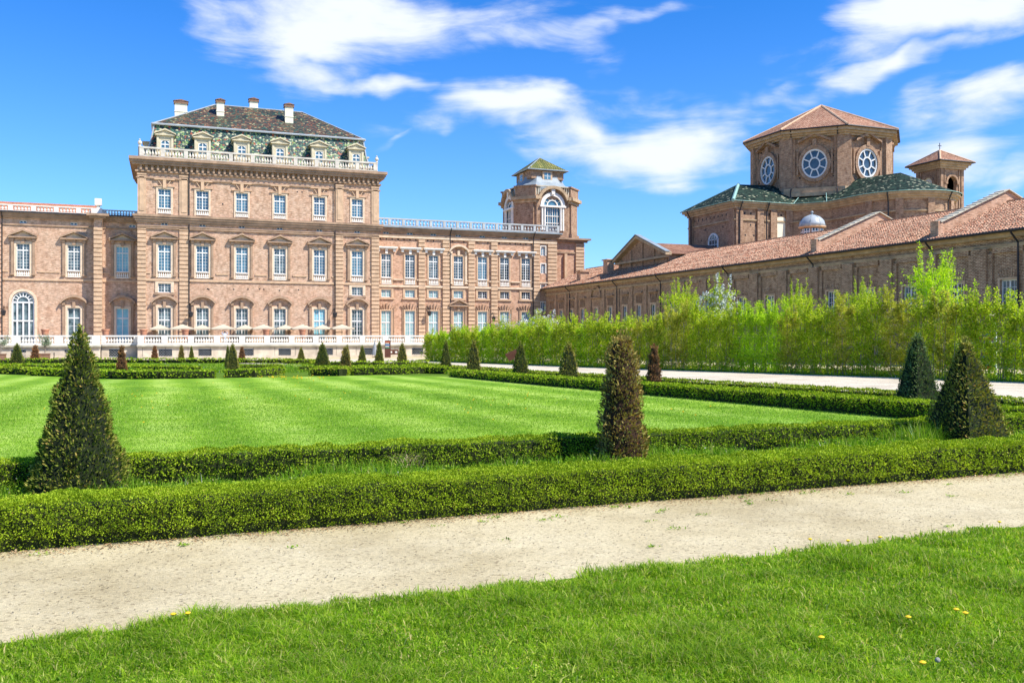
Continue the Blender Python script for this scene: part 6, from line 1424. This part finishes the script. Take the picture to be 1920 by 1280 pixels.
def lawn_grass():
    n = 420000; px = rng.uniform(-200, 2000, n); py = rng.uniform(715, 900, n)**1.0
    t = (px-CX)/F; k = (py-HY)/F; d = H/(k-.0145*(CA-t*SA)); X = d*(SA+t*CA); Y = d*(CA-t*SA)
    keep = inside(X, Y, [pL, corner]+far[::-1]) & (rng.uniform(size=n) < np.clip((46-d)/26, 0, 1)); X, Y, d = X[keep], Y[keep], d[keep]; P = np.stack([X, Y, gzv(Y)+.008], 1); m = len(P)
    st = 0*X; V, T = blades(P, rng.uniform(.015, .04, m)*np.clip(d/16, .8, 1.6), .0045*np.clip(d/10, 1, 3.2)*rng.uniform(.7, 1.3, m), rng.uniform(.3, 1.0, m)+.2*st)
    tag(link('lawn_grass', tri_mesh('lawn_grass', V, T, 'lawn_blade')), 'short mown grass of the central lawn', 'grass', None, 'stuff')
lawn_grass()
def weeds():
    parts = []
    def strip(pa, pb, qa, qb, n, hmin, hmax, wmul=1.0, lf=.4):
        u = rng.uniform(0, 1, n); v = rng.uniform(0, 1, n); X = (pa[0]+(pb[0]-pa[0])*u)*(1-v)+(qa[0]+(qb[0]-qa[0])*u)*v; Y = (pa[1]+(pb[1]-pa[1])*u)*(1-v)+(qa[1]+(qb[1]-qa[1])*u)*v
        P = np.stack([X, Y, gzv(Y)], 1); cl = np.clip(.5+lump(P, 1.5, 7)+lump(P, 5, 1)*.5, 0, 1.4); d = X*SA+Y*CA; s = np.clip(d/9, 1, 6)*wmul
        h = (hmin+(hmax-hmin)*cl)*rng.uniform(.5, 1.2, n); a = rng.uniform(size=n) > lf
        parts.append(blades(P[a], h[a], .006*s[a], rng.uniform(.1, .7, a.sum())))
        b = ~a; Q = P[b]; Q[:, 2] += h[b]*rng.uniform(0, .8, b.sum()); nb = len(Q); parts.append(leaves(Q, unit(rdir(nb)+np.array([[0, 0, .3]])), unit(rdir(nb)+np.array([[0, 0, .8]])), .035*s[b]*.8, .024*s[b]*.8))
    strip(off(hf0, .2), off(hf1, .2), pL, (corner[0]+7, corner[1]), 120000, .03, .24)
    strip(off(hf0, .2), off(hf1, .2), off(hf0, .6), off(hf1, .6), 14000, .05, .18, 1, .3)
    sB2 = (oa[4][0], 8.9); strip((corner[0]+.4, corner[1]), (sA[0]+.4, sA[1]), sB2, oa[0], 60000, .06, .26, 1.0)
    strip(off(hf0, .6), off(hf1, .6), pL, pR, 700, .25, .42, .5, .1)
    tf = G(1765, 838); strip((tf[0]-.7, tf[1]-.25), (tf[0]+.15, tf[1]-.25), (tf[0]-.7, tf[1]+.6), (tf[0]+.15, tf[1]+.6), 1600, .25, .5, 1, 0)
    tf = G(1690, 774); strip((tf[0]-.7, tf[1]-.3), (tf[0]+.6, tf[1]-.3), (tf[0]-.7, tf[1]+.5), (tf[0]+.6, tf[1]+.5), 900, .25, .5, 1, 0)
    for a_, b_ in ((692, 699), (682.5, 690)):
        strip(G(-90, b_), G(830, b_), G(-90, a_), G(830, a_), 26000, .05, .28, .75)
    V, T = cat(parts); tag(link('bed_weeds', tri_mesh('bed_weeds', V, T, 'weed_leaf')), 'long grass and weeds growing in the beds between the hedges', 'weeds', None, 'stuff')
weeds()
def under_hedge_grass():
    n = 60000; y = rng.uniform(24, 110, n); X = np.array([hedge_x(v) for v in y])+rng.uniform(-.2, 5.5, n); P = np.stack([X, y, gzv(y)], 1); d = X*SA+y*CA
    V, T = blades(P, rng.uniform(.05, .2, n), .010*d/14, rng.uniform(.2, .8, n)); tag(link('hedge_grass', tri_mesh('hedge_grass', V, T, 'weed_leaf')), 'grass growing under the tall hornbeam hedge', 'grass', None, 'stuff')
under_hedge_grass()
def litter():
    n = 5200; u = rng.uniform(-.5, 1.5, n); o = rng.exponential(.11, n)-.05; X = HB0[0]+(HB1[0]-HB0[0])*u-dn[0]*o; Y = HB0[1]+(HB1[1]-HB0[1])*u-dn[1]*o
    P = np.stack([X, Y, gzv(Y)+.006+rng.uniform(0, .01, n)], 1); ax = rdir(n); ax[:, 2] *= .15; V, T = leaves(P, unit(ax), unit(np.array([[0, 0, 1.]])+rdir(n)*.35), rng.uniform(.014, .034, n), rng.uniform(.008, .02, n))
    tag(link('dry_leaves', tri_mesh('dry_leaves', V, T, 'litter')), 'dry brown leaf litter along the foot of the front hedge', 'leaf litter', None, 'stuff')
    n = 3000; u = rng.uniform(-.4, 1.4, n); v = rng.beta(1.1, 1.1, n); X = (HB0[0]+(HB1[0]-HB0[0])*u)*(1-v)+(E0[0]+(E1[0]-E0[0])*u)*v; Y = (HB0[1]+(HB1[1]-HB0[1])*u)*(1-v)+(E0[1]+(E1[1]-E0[1])*u)*v
    P = np.stack([X, Y, gzv(Y)+.004], 1); ax = rdir(n); ax[:, 2] *= .1; V, T = leaves(P, unit(ax), unit(np.array([[0, 0, 1.]])+rdir(n)*.5), rng.uniform(.006, .022, n), rng.uniform(.004, .012, n), .4)
    tag(link('gravel_chips', tri_mesh('gravel_chips', V, T, 'chips')), 'small grey stones and chips scattered on the gravel path', 'gravel', None, 'stuff')
m_leaf('chips', [(0, (.05, .045, .04)), (.5, (.18, .16, .13)), (.8, (.5, .44, .35)), (1, (.65, .58, .48))], 0)
litter()
def path_weeds():
    parts = []
    for _ in range(46):
        u = random.uniform(-.1, 1.1); v = abs(random.gauss(0, .12)) if random.random() < .7 else random.random()
        X = (HB0[0]+(HB1[0]-HB0[0])*u)*(1-v)+(E0[0]+(E1[0]-E0[0])*u)*v; Y = (HB0[1]+(HB1[1]-HB0[1])*u)*(1-v)+(E0[1]+(E1[1]-E0[1])*u)*v
        n = random.randint(8, 26); r = random.uniform(.015, .05); P = np.stack([X+rng.normal(0, r, n), Y+rng.normal(0, r*.6, n), np.full(n, gz(Y))+.006], 1); ax = rdir(n); ax[:, 2] = np.abs(ax[:, 2])*.5+.1
        parts.append(leaves(P, unit(ax), unit(np.array([[0, 0, 1.]])+rdir(n)*.5), rng.uniform(.015, .04, n), rng.uniform(.008, .016, n)))
    V, T = cat(parts); tag(link('path_weeds', tri_mesh('path_weeds', V, T, 'weed_leaf')), 'tiny green weed tufts dotted over the gravel path', 'weeds', None, 'stuff')
path_weeds()
def strappy():
    x, y = G(752, 886); R = thing('strappy_plant', 'clump of long strap leaves with dry straw in the front bed', 'plant', (x, y, gz(y)))
    n = 46; P = np.stack([rng.normal(0, .06, n), rng.normal(0, .05, n), np.zeros(n)], 1); V, T = blades(P, rng.uniform(.2, .36, n), np.full(n, .02), rng.uniform(.3, 1.0, n)); link('leaves', tri_mesh('leaves', V, T, 'weed_leaf'), R)
    n = 90; P = np.stack([rng.normal(.12, .09, n), rng.normal(0, .07, n), np.zeros(n)+.08], 1); V, T = blades(P, rng.uniform(.12, .28, n), np.full(n, .007), rng.uniform(.6, 1.6, n)); link('dry_leaves', tri_mesh('dry_leaves', V, T, 'straw'), R)
strappy()
# dandelions
def dandelion_meshes():
    s = MB(); s.tube([(0, 0, 0), (.004, 0, .06), (0, 0, .1)], .0025, 4); f = MB(); f.lathe(0, 0, [(.004, .095), (.018, .105), (.022, .112), (.012, .118), (.003, .119)], 10); p = MB(); p.smooth = True; p.lathe(0, 0, [(.003, .09), (.016, .098), (.022, .112), (.016, .126), (.003, .134)], 10)
    return s.mesh('stem', 'weed_leaf'), f.mesh('flower', 'yellow_petal'), p.mesh('seed_head', 'puff')
dm = dandelion_meshes()
def dandelion(px, py, puff=False, k=1.0, label=None, h=0):
    x, y = G(px, py+6); r = thing('dandelion', label or 'yellow dandelion flower dotted in the lawn', 'flower', (x, y, gz(y)+h), 0, 'yellow dandelions in the grass' if not puff else 'dandelion clocks')
    for nm, me in (('stem', dm[0]), ('seed_head', dm[2]) if puff else ('flower', dm[1])): link(nm, me, r).scale = (k, k, k)
for p in ((1793, 1163), (1810, 1170), (1703, 1178), (1730, 1268), (1519, 1024), (1590, 1027), (1650, 1020), (1874, 990), (1540, 1218), (325, 1172), (352, 1170)): dandelion(*p, k=.75, label='yellow dandelion flower in the foreground grass')
dandelion(1758, 1257, True, .6, 'round white dandelion clock in the foreground grass at the right'); 
for i, p in enumerate(((558, 855), (563, 861), (570, 863))): dandelion(p[0], p[1]+19, True, .8, f'white dandelion clock in the bed behind the front hedge, {ORD[i]} of a close trio', .10)
dandelion(8, 903, True, 1.0, 'white dandelion clock left of the nearest yew cone', .15)
for i in range(70):
    c = random.choice([(150, 755), (560, 735), (270, 752), (900, 760), (1330, 760), (1000, 740), (430, 725), (700, 745)]); dandelion(c[0]+random.gauss(0, 45), min(795, max(714, c[1]+random.gauss(0, 14))), k=.75+.4*random.random())
for i in range(55): dandelion(random.gauss(545, 38), random.gauss(707.5, 1.8), k=1.6)
# ================================================================== WORLD, SUN, CAMERA
S = Vector((1, -1.0, 1.75)).normalized()
sun = bpy.data.lights.new('sun', 'SUN'); sun.energy = 4.6; sun.angle = math.radians(.53); sun.color = (1, .955, .88); so = bpy.data.objects.new('sun', sun); C.objects.link(so); so.rotation_euler = S.to_track_quat('Z', 'Y').to_euler()
w = bpy.data.worlds.new('World'); bpy.context.scene.world = w; w.use_nodes = True; t = w.node_tree; t.nodes.clear(); N, L = t.nodes.new, t.links.new
sky = N('ShaderNodeTexSky'); sky.sky_type = 'NISHITA'; sky.sun_disc = False; sky.sun_elevation = math.asin(S.z); sky.sun_rotation = math.atan2(S.x, S.y); sky.altitude = 300; sky.air_density = 1.0; sky.dust_density = .3; sky.ozone_density = 2.5
g = N('ShaderNodeTexCoord').outputs['Generated']; sx = N('ShaderNodeSeparateXYZ'); L(g, sx.inputs[0])
az = N('ShaderNodeMath'); az.operation = 'ARCTAN2'; L(sx.outputs[0], az.inputs[0]); L(sx.outputs[1], az.inputs[1])
el = N('ShaderNodeMath'); el.operation = 'ARCSINE'; L(sx.outputs[2], el.inputs[0])
cb = N('ShaderNodeCombineXYZ'); L(az.outputs[0], cb.inputs[0]); L(el.outputs[0], cb.inputs[1])
sc_ = N('ShaderNodeVectorMath'); sc_.operation = 'SCALE'; L(cb.outputs[0], sc_.inputs[0]); sc_.inputs['Scale'].default_value = 180/math.pi
uv = sc_.outputs[0]
# large swirls bend the outlines
nz = N('ShaderNodeTexNoise'); nz.inputs['Scale'].default_value = .16; nz.inputs['Detail'].default_value = 3; nz.inputs['Roughness'].default_value = .5; L(uv, nz.inputs['Vector'])
sb = N('ShaderNodeVectorMath'); sb.operation = 'SUBTRACT'; L(nz.outputs['Color'], sb.inputs[0]); sb.inputs[1].default_value = (.5, .5, .5)
s3 = N('ShaderNodeVectorMath'); s3.operation = 'MULTIPLY'; L(sb.outputs[0], s3.inputs[0]); s3.inputs[1].default_value = (9, 5, 0)
ad = N('ShaderNodeVectorMath'); L(uv, ad.inputs[0]); L(s3.outputs[0], ad.inputs[1])
def azel(px, py):
    t_ = (px-CX)/F; return math.degrees(math.atan(t_)+A), math.degrees(math.atan((HY-py)/F*math.cos(math.atan(t_))))
clouds = [(620, 40, 270, 90, 0, 1.2), (560, 95, 130, 75, 0, .9), (690, 150, 130, 20, -12, .8), (980, 50, 220, 55, -8, .85), (1130, 42, 170, 18, 3, .7), (950, 205, 230, 45, 3, 1.15), (1100, 240, 170, 55, -8, 1.1), (1230, 270, 250, 85, -4, 1.25), (1330, 235, 170, 60, 0, 1.0),
          (1760, 30, 250, 60, 8, 1.25), (1700, 108, 220, 26, 10, 1.0), (1860, 180, 240, 55, 18, .95), (1780, 250, 220, 70, 10, .8), (1000, 262, 60, 12, 8, .5), (1880, 330, 130, 40, 5, .6), (770, 245, 70, 10, 15, .35)]
prev = None
for px, py, rx, ry, rot, st in clouds:
    a_, e_ = azel(px, py); mp = N('ShaderNodeMapping'); mp.vector_type = 'TEXTURE'; mp.inputs['Location'].default_value = (a_, e_, 0); mp.inputs['Rotation'].default_value = (0, 0, math.radians(rot)); k = 57.3/F*.93; mp.inputs['Scale'].default_value = (rx*k*1.35, ry*k*1.35, 1)
    L(ad.outputs[0], mp.inputs[0]); gr = N('ShaderNodeTexGradient'); gr.gradient_type = 'SPHERICAL'; L(mp.outputs[0], gr.inputs[0]); mu = N('ShaderNodeMath'); mu.operation = 'MULTIPLY'; L(gr.outputs['Fac'], mu.inputs[0]); mu.inputs[1].default_value = st
    if prev is None: prev = mu.outputs[0]
    else: mx = N('ShaderNodeMath'); mx.operation = 'MAXIMUM'; L(prev, mx.inputs[0]); L(mu.outputs[0], mx.inputs[1]); prev = mx.outputs[0]
mp = N('ShaderNodeMapping'); mp.inputs['Rotation'].default_value = (0, 0, math.radians(-14)); mp.inputs['Scale'].default_value = (.075, .27, 1); L(uv, mp.inputs[0])
n2 = N('ShaderNodeTexNoise'); n2.inputs['Scale'].default_value = 1.6; n2.inputs['Detail'].default_value = 9; n2.inputs['Roughness'].default_value = .58; n2.inputs['Distortion'].default_value = .35; L(mp.outputs[0], n2.inputs['Vector'])
m1 = N('ShaderNodeMath'); m1.operation = 'MULTIPLY_ADD'; L(n2.outputs['Fac'], m1.inputs[0]); m1.inputs[1].default_value = 2.1; m1.inputs[2].default_value = -1.15
# clouds elsewhere in the sky, away from the view
m3 = N('ShaderNodeMath'); m3.operation = 'ADD'; L(prev, m3.inputs[0]); gt = N('ShaderNodeMath'); gt.operation = 'MULTIPLY'; gt.use_clamp = True; L(prev, gt.inputs[0]); gt.inputs[1].default_value = 4; gm_ = N('ShaderNodeMath'); gm_.operation = 'MULTIPLY'; L(m1.outputs[0], gm_.inputs[0]); L(gt.outputs[0], gm_.inputs[1]); L(gm_.outputs[0], m3.inputs[1])
cr = N('ShaderNodeValToRGB'); cr.color_ramp.elements[0].position = .05; cr.color_ramp.elements[1].position = 1.0; cr.color_ramp.interpolation = 'EASE'; L(m3.outputs[0], cr.inputs[0])
cm = N('ShaderNodeMath'); cm.operation = 'MULTIPLY'; L(cr.outputs[0], cm.inputs[0]); cm.inputs[1].default_value = .96
tint = N('ShaderNodeMix'); tint.data_type = 'RGBA'; tint.blend_type = 'MULTIPLY'; tint.inputs[0].default_value = 1; L(sky.outputs[0], tint.inputs[6]); tr_ = ramp(N, [(0, (.62, .86, 1.18)), (.16, (.42, .78, 1.25)), (.34, (.18, .65, 1.22)), (1, (.14, .58, 1.13))]); L(sx.outputs[2], tr_.inputs[0]); L(tr_.outputs[0], tint.inputs[7])
mc = N('ShaderNodeMix'); mc.data_type = 'RGBA'; L(cm.outputs[0], mc.inputs[0]); L(tint.outputs[2], mc.inputs[6]); mc.inputs[7].default_value = (5.4, 5.7, 6.2, 1)
bg = N('ShaderNodeBackground'); bg.inputs[1].default_value = .11; L(mc.outputs[2], bg.inputs[0]); ow = N('ShaderNodeOutputWorld'); L(bg.outputs[0], ow.inputs[0])
cam = bpy.data.cameras.new('camera'); cam.sensor_width = 36; cam.lens = F/1920*36; cam.shift_y = -10/1920; cam.clip_end = 5000; cam.clip_start = .1
co = bpy.data.objects.new('camera', cam); C.objects.link(co); co.location = (0, 0, H); co.rotation_euler = (math.pi/2, 0, -A); sc = bpy.context.scene; sc.camera = co
sc.render.resolution_x = 1024; sc.render.resolution_y = 682
sc.view_settings.view_transform = 'Standard'; sc.view_settings.look = 'None'; sc.view_settings.exposure = .75; sc.view_settings.gamma = 1
sc.cycles.max_bounces = 6; sc.cycles.diffuse_bounces = 3; sc.cycles.transmission_bounces = 3; sc.cycles.use_denoising = True
